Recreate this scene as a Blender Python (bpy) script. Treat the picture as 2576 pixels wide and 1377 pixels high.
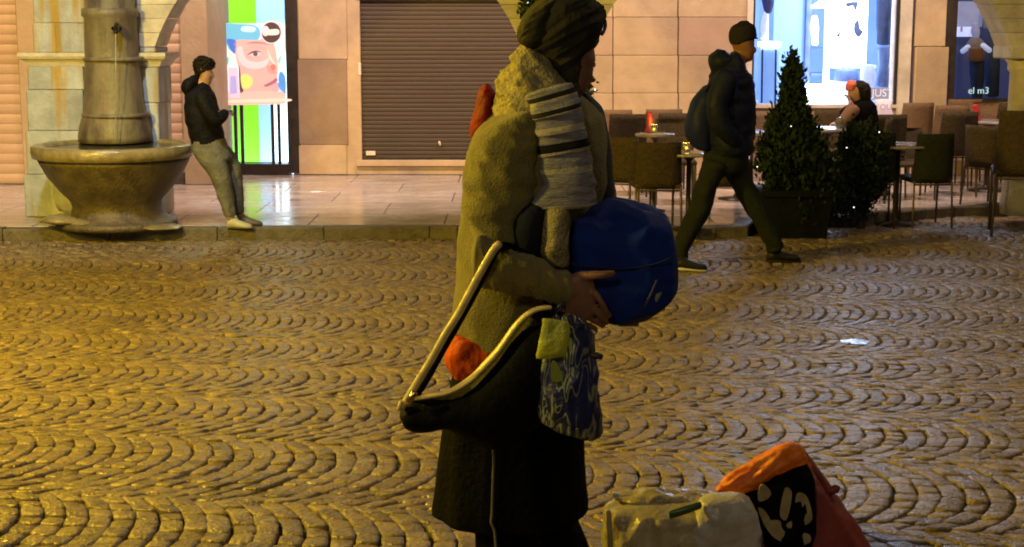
import bpy, math, random
from mathutils import Vector, noise, Matrix
import numpy as np
random.seed(7)
R = math.radians

# ------------------------------------------------------------------ camera
sc = bpy.context.scene
for o in list(bpy.data.objects): bpy.data.objects.remove(o)
C = bpy.data.collections.new('plaza'); sc.collection.children.link(C)
F = 3800.0; PITCH = math.atan((688.5-60)/F); H = 1.85
cam = bpy.data.cameras.new('camera'); co = bpy.data.objects.new('camera', cam); C.objects.link(co)
co.location = (0, 0, H); co.rotation_euler = (R(90)-PITCH, 0, 0)
cam.sensor_width = 36; cam.lens = F/2576*36; cam.clip_start = .05; cam.clip_end = 400
sc.camera = co
# ------------------------------------------------------------------ world and night lighting
w = bpy.data.worlds.new('World'); sc.world = w; w.use_nodes = True
bg = w.node_tree.nodes['Background']; bg.inputs[0].default_value = (.50, .42, .34, 1); bg.inputs[1].default_value = .055
def lamp(name, kind, loc, col, power, size=.2, target=None, spot=None, sizey=None):
    d = bpy.data.lights.new(name, kind); o = bpy.data.objects.new(name, d); C.objects.link(o)
    o.location = loc; d.color = col; d.energy = power
    if kind == 'AREA':
        d.size = size
        if sizey: d.shape = 'RECTANGLE'; d.size_y = sizey
    else: d.shadow_soft_size = size
    if spot: d.spot_size = R(spot); d.spot_blend = .8
    if target is not None:
        o.rotation_euler = (Vector(target)-Vector(loc)).to_track_quat('-Z', 'Y').to_euler()
    return o
lamp('sodium_street_light', 'POINT', (-4.6, 7.0, 3.4), (1, .66, .03), 900, .16)
lamp('sodium_light_west', 'POINT', (-5.4, 2.6, 3.7), (1, .72, .10), 470, .2)
lamp('behind_fill', 'POINT', (-1.6, -3.2, 4.6), (1, .80, .50), 125, .3)  # unseen warm fill added on the camera side for the woman's front
lamp('pier_fill', 'SPOT', (-3.1, 9.6, 4.9), (.95, .97, .90), 300, .15, target=(-3.5, 13.8, .7), spot=55)  # unseen neutral spot, added to whiten the yellow-lit pier
lamp('plaza_fill', 'POINT', (4.8, 8.0, 6.5), (1, .74, .36), 190, .3)  # unseen golden fill, added to lift the ground overall
for lx, pw in ((-4.6, 330), (-2.2, 400), (0.3, 430), (2.9, 390), (5.4, 340)):
    lamp('facade_spot', 'SPOT', (lx, 14.6, 4.9), (1, .70, .50), pw*.86, .12, target=(lx, 17.3, .6), spot=105)
sc.view_settings.view_transform = 'Standard'; sc.view_settings.look = 'None'
sc.view_settings.exposure = .9; sc.view_settings.gamma = 1
sc.render.engine = 'CYCLES'
sc.cycles.pixel_filter_type = 'BLACKMAN_HARRIS'; sc.cycles.filter_width = 1.9

# ------------------------------------------------------------------ geometry of the view: a pixel of the photograph (2576 wide) to a point of the place
ct, st = math.cos(PITCH), math.sin(PITCH)
def at(x, y, Y):
    u = (x-1288)/F; v = -(y-688.5)/F
    d = Vector((u, ct+v*st, -st+v*ct)); t = Y/d.y
    return Vector((d.x*t, Y, H+d.z*t))
def G(Y):
    t = min(1, max(0, (Y-4.2)/5.3)); t = t*t*(3-2*t)
    return .28*(1-t)
ZP = .10    # pavement level

# ------------------------------------------------------------------ materials
def mat(name, c1, c2=None, rough=.7, scale=6, bump=0, bscale=40, metal=0, emit=None, estr=0, stretch=None, spec=None, var=0, coat=0, alpha=None, detail=4, tone=False, sheen=0, streak=None, trans=0):
    m = bpy.data.materials.new(name); m.use_nodes = True
    nt = m.node_tree; N = nt.nodes; L = nt.links; b = N['Principled BSDF']
    b.inputs['Roughness'].default_value = rough; b.inputs['Metallic'].default_value = metal
    if spec is not None: b.inputs['Specular IOR Level'].default_value = spec
    if coat: b.inputs['Coat Weight'].default_value = coat; b.inputs['Coat Roughness'].default_value = .15
    if sheen: b.inputs['Sheen Weight'].default_value = sheen
    if trans: b.inputs['Transmission Weight'].default_value = trans
    c1 = (*c1, 1); c2 = (*c2, 1) if c2 else tuple(v*.72 for v in c1[:3])+(1,)
    tc = N.new('ShaderNodeTexCoord'); vec = tc.outputs['Object']
    if stretch:
        mp = N.new('ShaderNodeMapping'); L.new(vec, mp.inputs[0]); mp.inputs['Scale'].default_value = stretch; vec = mp.outputs[0]
    nz = N.new('ShaderNodeTexNoise'); nz.inputs['Scale'].default_value = scale; nz.inputs['Detail'].default_value = detail
    nz.inputs['Roughness'].default_value = .6
    L.new(vec, nz.inputs['Vector'])
    rp = N.new('ShaderNodeValToRGB'); rp.color_ramp.elements[0].position = .35; rp.color_ramp.elements[1].position = .65
    rp.color_ramp.elements[0].color = c2; rp.color_ramp.elements[1].color = c1
    L.new(nz.outputs['Fac'], rp.inputs[0]); col = rp.outputs[0]
    if streak:
        mp2 = N.new('ShaderNodeMapping'); L.new(tc.outputs['Object'], mp2.inputs[0]); mp2.inputs['Scale'].default_value = (7, 7, .7)
        n2 = N.new('ShaderNodeTexNoise'); n2.inputs['Scale'].default_value = 1; n2.inputs['Detail'].default_value = 5; L.new(mp2.outputs[0], n2.inputs[0])
        r2 = N.new('ShaderNodeValToRGB'); r2.color_ramp.elements[0].position = .48; r2.color_ramp.elements[1].position = .62
        L.new(n2.outputs['Fac'], r2.inputs[0])
        mx = N.new('ShaderNodeMix'); mx.data_type = 'RGBA'; L.new(r2.outputs[0], mx.inputs[0]); L.new(col, mx.inputs[6]); mx.inputs[7].default_value = (*streak, 1)
        col = mx.outputs[2]
    if var or tone:
        if tone:
            at_ = N.new('ShaderNodeAttribute'); at_.attribute_name = 'tone'; fac = at_.outputs['Fac']
        else:
            oi = N.new('ShaderNodeObjectInfo'); fac = oi.outputs['Random']
        mr = N.new('ShaderNodeMapRange'); L.new(fac, mr.inputs[0]); mr.inputs[3].default_value = 1-(var or .3); mr.inputs[4].default_value = 1+(var or .3)
        hs = N.new('ShaderNodeHueSaturation'); L.new(mr.outputs[0], hs.inputs['Value']); L.new(col, hs.inputs['Color']); col = hs.outputs[0]
    L.new(col, b.inputs['Base Color'])
    rr = N.new('ShaderNodeMapRange'); L.new(nz.outputs['Fac'], rr.inputs[0]); rr.inputs[1].default_value = .3; rr.inputs[2].default_value = .7
    rr.inputs[3].default_value = max(.03, rough-.12); rr.inputs[4].default_value = min(1, rough+.12); L.new(rr.outputs[0], b.inputs['Roughness'])
    if bump:
        bn = N.new('ShaderNodeTexNoise'); bn.inputs['Scale'].default_value = bscale; bn.inputs['Detail'].default_value = 6; L.new(vec, bn.inputs['Vector'])
        bp = N.new('ShaderNodeBump'); bp.inputs['Strength'].default_value = bump; bp.inputs['Distance'].default_value = .02
        L.new(bn.outputs['Fac'], bp.inputs['Height']); L.new(bp.outputs[0], b.inputs['Normal'])
    if emit:
        b.inputs['Emission Color'].default_value = (*emit, 1); b.inputs['Emission Strength'].default_value = estr
    return m
def flat(name, c, e=0, rough=.6):   # a printed or back-lit colour
    return mat(name, c, tuple(v*.93 for v in c), rough=rough, scale=9, emit=c if e else None, estr=e)

M = {}
M['cobble'] = mat('cobble_stone', (.235,.175,.098), (.145,.108,.062), rough=.31, scale=20, bump=.55, bscale=75, tone=True, var=.26)
M['joint'] = mat('joint_sand', (.07,.052,.030), (.035,.026,.015), rough=.9, scale=20, bump=.3)
M['slab'] = mat('polished_slab', (.47,.415,.41), (.37,.32,.31), rough=.21, scale=2.2, bump=.06, bscale=9, var=.10, stretch=(1,1.8,1))
M['kerb'] = mat('kerb_stone', (.14,.115,.08), (.07,.06,.04), rough=.6, scale=8, bump=.5, var=.15)
M['wallstone'] = mat('wall_limestone', (.50,.37,.25), (.40,.29,.19), rough=.75, scale=3.5, bump=.25, bscale=30, var=.12)
M['wallback'] = mat('wall_mortar', (.36,.27,.19), rough=.9, scale=5, bump=.2)
M['pinkslat'] = mat('pink_shutter', (.62,.42,.30), (.54,.36,.25), rough=.55, scale=3, stretch=(.5,1,8), var=.05)
M['brownslat'] = mat('brown_shutter', (.060,.039,.029), (.046,.030,.022), rough=.6, scale=4, stretch=(.4,1,6))
M['darkframe'] = mat('dark_metal_frame', (.03,.022,.02), rough=.4, scale=8)
M['whitetrim'] = mat('white_trim', (.7,.62,.55), rough=.5)
M['pier'] = mat('old_stone', (.44,.48,.58), (.30,.33,.40), rough=.8, scale=5, bump=.5, bscale=25, var=.16, streak=(.36,.25,.07))
M['arch'] = mat('arch_stone', (.58,.54,.48), (.42,.38,.33), rough=.8, scale=6, bump=.5, bscale=25, var=.12)
M['fountain'] = mat('wet_fountain_stone', (.19,.15,.12), (.08,.065,.055), rough=.5, scale=4, bump=.35, bscale=26, stretch=(1.2,1.2,.8), streak=(.20,.18,.12))
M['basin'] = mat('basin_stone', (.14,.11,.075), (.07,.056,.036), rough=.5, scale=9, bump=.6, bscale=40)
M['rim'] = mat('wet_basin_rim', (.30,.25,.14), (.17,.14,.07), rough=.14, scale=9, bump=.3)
M['water'] = mat('fountain_water', (.06,.06,.05), rough=.05, scale=12, bump=.4, bscale=14)
M['iron'] = mat('dark_iron', (.02,.018,.016), rough=.35, metal=.6)
M['skin'] = mat('skin', (.24,.12,.068), (.19,.09,.052), rough=.5, scale=14, bump=.1, bscale=90)
M['skin2'] = mat('skin_light', (.45,.27,.19), (.38,.21,.15), rough=.5, scale=14)
M['olive'] = mat('olive_fleece', (.225,.195,.055), (.155,.132,.038), rough=.9, scale=14, bump=.5, bscale=160, sheen=.2)
M['cream_knit'] = mat('cream_knit', (.44,.38,.19), (.27,.23,.11), rough=.95, scale=22, bump=.8, bscale=110)
M['grey_knit'] = mat('grey_knit', (.30,.29,.33), (.20,.195,.22), rough=.95, scale=16, bump=.6, bscale=60, stretch=(1,1,5))
M['stripe_cream'] = mat('cream_stripe', (.52,.47,.38), (.38,.34,.27), rough=.95, scale=16, bump=.6, bscale=60, stretch=(1,1,5))
M['darkstripe'] = mat('dark_stripe', (.012,.012,.016), rough=.9)
M['kerchief'] = mat('dark_kerchief', (.044,.039,.021), (.019,.018,.013), rough=.85, scale=9, bump=.6, bscale=28, stretch=(1,1,.6))
M['kerchief_fold'] = mat('olive_kerchief', (.13,.10,.045), (.05,.04,.02), rough=.85, scale=14, bump=.6, bscale=30, stretch=(2,2,.7))
M['greyjacket'] = mat('dark_grey_jacket', (.045,.05,.058), (.025,.028,.034), rough=.85, scale=10, bump=.5, bscale=90)
M['navy'] = mat('navy_cloth', (.014,.018,.028), rough=.9, scale=10, bump=.4)
M['black'] = mat('black_cloth', (.0035,.0035,.0035), (.002,.002,.002), rough=.9, scale=10, bump=.4, bscale=60)
M['blackbag'] = mat('black_leather', (.004,.004,.005), (.003,.003,.0035), rough=.6, scale=14, bump=.3)
M['goldtrim'] = mat('tan_piping', (.62,.52,.26), (.42,.34,.16), rough=.4, scale=22, bump=.2)
M['brass'] = mat('brass', (.75,.55,.2), rough=.25, metal=1)
M['bluebag'] = mat('blue_nylon', (.008,.032,.25), (.005,.020,.16), rough=.75, scale=6, bump=.5, bscale=18)
M['red'] = mat('red_cloth', (.27,.014,.011), (.14,.010,.008), rough=.75, scale=12, bump=.5)
M['orange'] = mat('orange_cloth', (.62,.10,.008), (.42,.05,.005), rough=.7, scale=14, bump=.5)
M['orangebag'] = mat('orange_plastic', (1,.30,.02), (.75,.13,.015), rough=.4, scale=16, bump=.4)
M['maroon'] = mat('maroon_bag', (.29,.042,.034), (.19,.030,.026), rough=.6, scale=5, bump=.35, bscale=25)
M['yellowvis'] = mat('yellow_plastic', (.52,.55,.05), (.24,.27,.03), rough=.35, scale=14, bump=.4)
M['plastic'] = mat('clear_cream_plastic', (.56,.50,.36), (.38,.33,.22), rough=.28, trans=.35, scale=12, bump=.8, bscale=16)
M['plastic2'] = mat('grey_plastic', (.52,.50,.47), (.38,.36,.33), rough=.38, scale=10, bump=.8, bscale=14)
M['greenlabel'] = mat('green_label', (.04,.10,.012), rough=.4)
M['creamprint'] = mat('cream_print', (.45,.38,.20), (.30,.24,.12), rough=.5, scale=20)
M['cord'] = mat('grey_cord', (.10,.10,.09), rough=.8)
M['jacket2'] = mat('black_jacket', (.007,.0075,.011), (.005,.005,.007), rough=.7, scale=12, bump=.5)
M['puffer'] = mat('navy_puffer', (.009,.012,.040), (.006,.008,.024), rough=.6, scale=8, bump=.5, bscale=20)
M['bluepack'] = mat('blue_backpack', (.010,.016,.11), rough=.6, scale=8)
M['greytrouser'] = mat('grey_trousers', (.17,.17,.145), (.11,.11,.095), rough=.9, scale=12, bump=.5)
M['greentrouser'] = mat('dark_green_trousers', (.016,.020,.016), (.010,.013,.010), rough=.9, scale=12, bump=.5)
M['hair'] = mat('dark_hair', (.012,.009,.006), rough=.6, scale=30, bump=.8, bscale=60)
M['cap'] = mat('dark_cap', (.020,.016,.022), rough=.85, bump=.3)
M['paleshoe'] = mat('pale_shoe', (.50,.48,.33), rough=.6)
M['darkshoe'] = mat('dark_shoe', (.02,.02,.024), rough=.5)
M['greyshoe'] = mat('grey_shoe', (.13,.11,.09), rough=.6)
M['solewhite'] = mat('white_sole', (.6,.55,.48), rough=.6)
M['wicker'] = mat('dark_wicker', (.085,.062,.036), (.05,.036,.02), rough=.7, scale=40, bump=.9, bscale=80, var=.15)
M['wicker2'] = mat('tan_wicker', (.20,.115,.06), (.14,.08,.04), rough=.65, scale=40, bump=.9, bscale=80, var=.12)
M['wicker3'] = mat('green_black_wicker', (.030,.034,.018), (.018,.02,.012), rough=.7, scale=40, bump=.9, bscale=80)
M['chairmetal'] = mat('chair_metal', (.12,.09,.06), rough=.4, metal=.5)
M['tabletop'] = mat('pale_tabletop', (.30,.27,.26), rough=.2)
M['leaf'] = mat('conifer_leaf', (.020,.036,.013), (.010,.02,.007), rough=.6, scale=6)
M['leaf2'] = mat('shrub_leaf', (.028,.048,.02), (.013,.024,.01), rough=.55, scale=6)
M['bark'] = mat('bark', (.06,.04,.025), rough=.9, bump=.6)
M['planter'] = mat('black_planter', (.005,.006,.005), rough=.6, bump=.2)
M['candle'] = mat('candle_flame', (1,.8,.2), rough=.5, emit=(1,.62,.08), estr=14)
M['fairy'] = mat('fairy_light', (1,1,.9), emit=(1,1,.85), estr=1.3)
M['glassy'] = mat('tinted_glass', (.4,.4,.35), rough=.1, trans=.6)
M['napkin2'] = mat('bright_red_napkin', (.5,.02,.04), rough=.7)
M['napkin'] = mat('red_napkin', (.22,.010,.03), rough=.7)
def glass_mat():
    m = bpy.data.materials.new('window_glass'); m.use_nodes = True; nt = m.node_tree; nt.nodes.clear()
    o = nt.nodes.new('ShaderNodeOutputMaterial'); mx = nt.nodes.new('ShaderNodeMixShader'); t = nt.nodes.new('ShaderNodeBsdfTransparent'); g = nt.nodes.new('ShaderNodeBsdfGlossy')
    g.inputs['Roughness'].default_value = .03; fr = nt.nodes.new('ShaderNodeFresnel'); fr.inputs[0].default_value = 1.45
    t.inputs[0].default_value = (.96,.97,.98,1)
    nt.links.new(fr.outputs[0], mx.inputs[0]); nt.links.new(t.outputs[0], mx.inputs[1]); nt.links.new(g.outputs[0], mx.inputs[2]); nt.links.new(mx.outputs[0], o.inputs[0])
    return m
M['glass'] = glass_mat()

for k in ('olive','cream_knit','grey_knit','darkstripe','kerchief','kerchief_fold','greyjacket','navy','black','blackbag','bluebag','red','orange','jacket2','puffer','bluepack','greytrouser','greentrouser','hair','cap','wicker','wicker3','leaf','leaf2','planter','darkshoe'):
    M[k].node_tree.nodes['Principled BSDF'].inputs['Specular IOR Level'].default_value = .05 if k in ('black','blackbag') else .14
# ------------------------------------------------------------------ mesh helpers
class MB:
    def __init__(s): s.v = []; s.f = []; s.m = []
    def add(s, vs, fs, mi=0):
        n = len(s.v); s.v += [Vector(v) for v in vs]
        s.f += [tuple(i+n for i in f) for f in fs]; s.m += ([mi]*len(fs) if isinstance(mi, int) else list(mi))
        return s
    def box(s, x0, x1, y0, y1, z0, z1, mi=0, bev=0):
        if bev <= 0:
            vs = [(x,y,z) for z in (z0,z1) for y in (y0,y1) for x in (x0,x1)]
            return s.add(vs, [(0,2,3,1),(4,5,7,6),(0,1,5,4),(2,6,7,3),(0,4,6,2),(1,3,7,5)], mi)
        b = min(bev, (x1-x0)*.45, (y1-y0)*.45, (z1-z0)*.45); vs = []; idx = {}
        for sx in (0,1):
            for sy in (0,1):
                for sz in (0,1):
                    X, Y_, Z = (x0,x1)[sx], (y0,y1)[sy], (z0,z1)[sz]; dx, dy, dz = (b,-b)[sx], (b,-b)[sy], (b,-b)[sz]
                    for k, p in enumerate(((X,Y_+dy,Z+dz),(X+dx,Y_,Z+dz),(X+dx,Y_+dy,Z))): idx[sx,sy,sz,k] = len(vs); vs.append(p)
        I = idx; fs = []
        for q in (0,1):
            fs.append([I[q,0,0,0],I[q,1,0,0],I[q,1,1,0],I[q,0,1,0]]); fs.append([I[0,q,0,1],I[1,q,0,1],I[1,q,1,1],I[0,q,1,1]]); fs.append([I[0,0,q,2],I[1,0,q,2],I[1,1,q,2],I[0,1,q,2]])
        for a in (0,1):
            for c in (0,1):
                fs.append([I[a,c,0,0],I[a,c,1,0],I[a,c,1,1],I[a,c,0,1]]); fs.append([I[a,0,c,0],I[a,1,c,0],I[a,1,c,2],I[a,0,c,2]]); fs.append([I[0,a,c,1],I[1,a,c,1],I[1,a,c,2],I[0,a,c,2]])
                for d in (0,1): pass
        for sx in (0,1):
            for sy in (0,1):
                for sz in (0,1): fs.append([I[sx,sy,sz,0],I[sx,sy,sz,1],I[sx,sy,sz,2]])
        c = Vector(((x0+x1)/2,(y0+y1)/2,(z0+z1)/2)); out = []
        for f in fs:
            p = [Vector(vs[i]) for i in f]; n = (p[1]-p[0]).cross(p[2]-p[0]); fc = sum(p, Vector())/len(p)
            out.append(tuple(f) if n.dot(fc-c) > 0 else tuple(reversed(f)))
        return s.add(vs, out, mi)
    def rings(s, rings, mi=0, cap=True, closed=True):
        n = len(rings[0]); vs = [p for r in rings for p in r]; fs = []; ms = []
        for i in range(len(rings)-1):
            for j in range(n if closed else n-1):
                k = (j+1) % n
                fs.append((i*n+j, i*n+k, (i+1)*n+k, (i+1)*n+j)); ms.append(mi(i/(len(rings)-1)) if callable(mi) else mi)
        if cap:
            for r, base, fl in ((rings[0], 0, True), (rings[-1], (len(rings)-1)*n, False)):
                c = sum((Vector(p) for p in r), Vector())/n; vs.append(c); ci = len(vs)-1
                for j in range(n):
                    k = (j+1) % n
                    fs.append((base+k, base+j, ci) if fl else (base+j, base+k, ci)); ms.append((mi(0 if fl else 1) if callable(mi) else mi))
        return s.add(vs, fs, ms)
    def tube(s, pts, rad, n=10, mi=0, sub=1, flatten=None):
        pts = [Vector(p) for p in pts]; rad = list(rad) if hasattr(rad, '__len__') else [rad]*len(pts)
        if sub > 1:
            P = []; Q = []
            for i in range(len(pts)-1):
                p0 = pts[max(0,i-1)]; p1 = pts[i]; p2 = pts[i+1]; p3 = pts[min(len(pts)-1,i+2)]
                for k in range(sub):
                    t = k/sub; P.append(.5*((2*p1)+(p2-p0)*t+(2*p0-5*p1+4*p2-p3)*t*t+(3*p1-p0-3*p2+p3)*t**3)); Q.append(rad[i]*(1-t)+rad[i+1]*t)
            P.append(pts[-1]); Q.append(rad[-1]); pts, rad = P, Q
        rs = []; T0 = (pts[1]-pts[0]).normalized(); up = Vector((0,1,0)) if abs(T0.y) < .9 else Vector((1,0,0))
        N = (up-T0*up.dot(T0)).normalized()
        ext = [(pts[0]-T0*rad[0]*.6, rad[0]*.55)]+list(zip(pts, rad)); TT = (pts[-1]-pts[-2]).normalized(); ext.append((pts[-1]+TT*rad[-1]*.6, rad[-1]*.55))
        for i, (p, r) in enumerate(ext):
            a = ext[max(0,i-1)][0]; b = ext[min(len(ext)-1,i+1)][0]; T = (b-a)
            T = T.normalized() if T.length > 1e-9 else T0
            N = (N-T*N.dot(T)).normalized(); B = T.cross(N)
            rs.append([p+(N*math.cos(2*math.pi*j/n)*(flatten or 1)+B*math.sin(2*math.pi*j/n))*r for j in range(n)])
        return s.rings(rs, mi)
    def ball(s, c, r, n=12, mi=0):
        c = Vector(c); r = Vector(r) if hasattr(r, '__len__') else Vector((r,r,r)); rs = []
        m = max(4, n//2)
        for i in range(m+1):
            ph = math.pi*(.02+.96*i/m)-math.pi/2
            rs.append([c+Vector((math.cos(ph)*math.cos(2*math.pi*j/n)*r.x, math.cos(ph)*math.sin(2*math.pi*j/n)*r.y, math.sin(ph)*r.z)) for j in range(n)])
        return s.rings(rs, mi)
    def lathe(s, c, prof, n=32, mi=0, cap=True):
        c = Vector(c)
        return s.rings([[c+Vector((r*math.cos(2*math.pi*j/n), r*math.sin(2*math.pi*j/n), z)) for j in range(n)] for r, z in prof], mi, cap)
    def loft(s, secs, Y, n=28, sub=5, mi=0, fold=0, ff=(14,14,14), seed=0, dome=.35, sq=1, ridge=0):
        # each section: left pixel, right pixel, half depth in metres, distance offset
        S = []
        for q in secs:
            xl, yl, xr, yr, b = q[:5]; off = q[5] if len(q) > 5 else 0
            A = at(xl, yl, Y+off); B = at(xr, yr, Y+off); S.append(((A+B)/2, (B-A)/2, b))
        out = []
        for i in range(len(S)-1):
            q = [S[max(0,i-1)], S[i], S[i+1], S[min(len(S)-1,i+2)]]
            for k in range(sub):
                t = k/sub
                cr = lambda a, b_, c_, d: .5*((2*b_)+(c_-a)*t+(2*a-5*b_+4*c_-d)*t*t+(3*b_-a-3*c_+d)*t**3)
                out.append(tuple(cr(*[z[m] for z in q]) for m in range(3)))
        out.append(S[-1])
        if dome:
            d0 = out[0][0]-out[1][0]; d1 = out[-1][0]-out[-2][0]
            d0 = d0.normalized()*min(out[0][1].length, max(out[0][2],.004))*dome; d1 = d1.normalized()*min(out[-1][1].length, max(out[-1][2],.004))*dome
            a = out[0]; z = out[-1]
            out = [(a[0]+d0, a[1]*.45, a[2]*.45), (a[0]+d0*.6, a[1]*.8, a[2]*.8)]+out+[(z[0]+d1*.6, z[1]*.8, z[2]*.8), (z[0]+d1, z[1]*.45, z[2]*.45)]
        rs = []
        for c, u, b in out:
            r = []
            for j in range(n):
                th = 2*math.pi*j/n; cx, sx = math.cos(th), math.sin(th)
                if sq != 1: cx = math.copysign(abs(cx)**sq, cx); sx = math.copysign(abs(sx)**sq, sx)
                p = c+u*cx+Vector((0, b, 0))*sx
                if fold:
                    q = ff(p) if callable(ff) else Vector((p.x*ff[0]+seed, p.y*ff[1], p.z*ff[2])); d = noise.noise(q)+.5*noise.noise(q*2.1)
                    if ridge: d = d*(1-ridge)+ridge*(.55-2.6*abs(noise.noise(q*.9+Vector((7,3,1))))+.5*(.5-2.4*abs(noise.noise(q*2.3))))
                    p = p+(u*cx+Vector((0,b,0))*sx).normalized()*(d*fold)
                r.append(p)
            rs.append(r)
        # make the winding face outward
        a = rs[len(rs)//2]; c = out[len(rs)//2][0]; nx = rs[min(len(rs)-1,len(rs)//2+1)]
        nrm = (a[1]-a[0]).cross(nx[0]-a[0])
        if nrm.dot(a[0]-c) < 0: rs = [list(reversed(r)) for r in rs]
        return s.rings(rs, mi)
    def build(s, name, mats, parent=None, smooth=True, remesh=None, sub=0):
        me = bpy.data.meshes.new(name); off = parent_world(parent)
        me.from_pydata([v-off for v in s.v], [], s.f)
        mats = mats if isinstance(mats, (list, tuple)) else [mats]
        for k in mats: me.materials.append(M[k] if isinstance(k, str) else k)
        me.polygons.foreach_set('material_index', s.m); me.polygons.foreach_set('use_smooth', [smooth]*len(s.f))
        me.validate(); me.update()
        o = bpy.data.objects.new(name, me); C.objects.link(o)
        if parent is not None: o.parent = parent
        if remesh:
            r = o.modifiers.new('remesh', 'REMESH'); r.mode = 'VOXEL'; r.voxel_size = remesh; r.use_smooth_shade = True
            k = o.modifiers.new('smooth', 'SMOOTH'); k.iterations = 4; k.factor = .5
        return o
def parent_world(p):
    v = Vector()
    while p is not None: v += p.location; p = p.parent
    return v
def tag(o, label, cat, group=None, kind=None):
    if label: o['label'] = label
    if cat: o['category'] = cat
    if group: o['group'] = group
    if kind: o['kind'] = kind
    return o
def thing(name, loc, label, cat, group=None):
    o = bpy.data.objects.new(name, None); C.objects.link(o); o.location = loc; o.empty_display_size = .1
    return tag(o, label, cat, group)
def struct(o): o['kind'] = 'structure'; return o
def stuff(o): o['kind'] = 'stuff'; return o
def copy_tree(o, parent=None):
    c = o.copy(); C.objects.link(c); c.parent = parent
    for ch in [x for x in C.objects if x.parent == o and x != c]: copy_tree(ch, c)
    return c
def poly_px(mb, pts, Y, th=.004, mi=0):
    # a flat printed shape with a little thickness, outline in pixels on the plane at distance Y
    P = [at(x, y, Y) for x, y in pts]
    area = sum(P[i].x*P[(i+1)%len(P)].z-P[(i+1)%len(P)].x*P[i].z for i in range(len(P)))
    if area < 0: P.reverse()
    n = len(P); Q = [p+Vector((0, th, 0)) for p in P]
    mb.add(P+Q, [tuple(range(n))]+[tuple(reversed(range(n, 2*n)))]+[(i, i+n, (i+1)%n+n, (i+1)%n) for i in range(n)], mi)
    return mb
def smoothpoly(pts, sub=5):
    out = []; n = len(pts)
    for i in range(n):
        p0, p1, p2, p3 = (Vector(pts[(i+k) % n]) for k in (-1,0,1,2))
        for k in range(sub):
            t = k/sub; q = .5*((2*p1)+(p2-p0)*t+(2*p0-5*p1+4*p2-p3)*t*t+(3*p1-p0-3*p2+p3)*t**3); out.append((q.x, q.y))
    return out
def boxpx(mb, x0, y0, x1, y1, Y, dy, mi=0, bev=0):
    a = at(x0, y1, Y); b = at(x1, y0, Y)
    mb.box(a.x, b.x, Y, Y+dy, a.z, b.z, mi, bev); return mb

# ================================================================== GROUND
KERB = [(-2400,618),(1150,600),(1800,602),(1880,598),(1905,577),(2120,572),(2400,545),(4200,510)]
def gpt(x, y, z=0):
    u = (x-1288)/F; v = -(y-688.5)/F; d = Vector((u, ct+v*st, -st+v*ct)); t = (z-H)/d.z
    return Vector((d.x*t, d.y*t, z))
KP = [gpt(x, y) for x, y in KERB]
def kerbY(X):
    for a, b in zip(KP[:-1], KP[1:]):
        if a.x <= X <= b.x: return a.y+(b.y-a.y)*(X-a.x)/(b.x-a.x)
    return KP[0].y if X < KP[0].x else KP[-1].y
ground = thing('ground', (0,0,0), None, None); struct(ground)
mb = MB(); ys = [-40,-10,0,2]+[2.5+.35*i for i in range(22)]+[12, 16, 60]
for i, y in enumerate(ys): mb.v += [Vector((-60,y,G(y)-.013)), Vector((60,y,G(y)-.013))]
for i in range(len(ys)-1): mb.f.append((2*i,2*i+1,2*i+3,2*i+2)); mb.m.append(0)
stuff(mb.build('joint_bed', 'joint', ground))
# setts laid in bands of segmental arcs
P_, Wc = .94, .080; RAD = P_/2/math.sin(R(45)); ROT = R(-8); cr, sr = math.cos(ROT), math.sin(ROT)
stones = []
rnd = random.Random(3)
for k in range(-2, 19):
    ph0 = rnd.uniform(0, Wc)
    for j in range(-130, 130):
        wv = rnd.uniform(-.004, .004); nst = 11+rnd.choice((0,0,1)); jit = [0]+[rnd.uniform(-.012,.012) for _ in range(nst-1)]+[0]
        for i in range(nst):
            a0 = R(-45)+R(90)*(i/nst)+jit[i]; a1 = R(-45)+R(90)*((i+1)/nst)+jit[i+1]
            am = (a0+a1)/2; xm = j*Wc+ph0+RAD*math.cos(am); ym = k*P_+RAD*math.sin(am)+P_/2
            X = xm*cr-ym*sr; Y_ = xm*sr+ym*cr
            if Y_ < 3.2 or abs(X) > .355*Y_+1.25 or Y_ > kerbY(X)-.02: continue
            g = rnd.choice((rnd.uniform(.001,.004), rnd.uniform(.003,.008)))
            da = g/RAD*.42
            q = []
            for aa, ss in ((a0+da,-1),(a1-da,-1),(a1-da,1),(a0+da,1)):
                gg = g*(.25+1.1*math.cos(aa*1.9)**2) if abs(aa*1.9) < 1.57 else g*.25
                xx = j*Wc+ph0+wv+RAD*math.cos(aa)+ss*(Wc/2-gg*.7)+rnd.uniform(-.0035,.0035); yy = k*P_+RAD*math.sin(aa)+P_/2+rnd.uniform(-.003,.003)
                q.append((xx*cr-yy*sr, xx*sr+yy*cr))
            stones.append((Y_, X, q, rnd.uniform(-.0045,.0045), rnd.random()))
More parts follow.
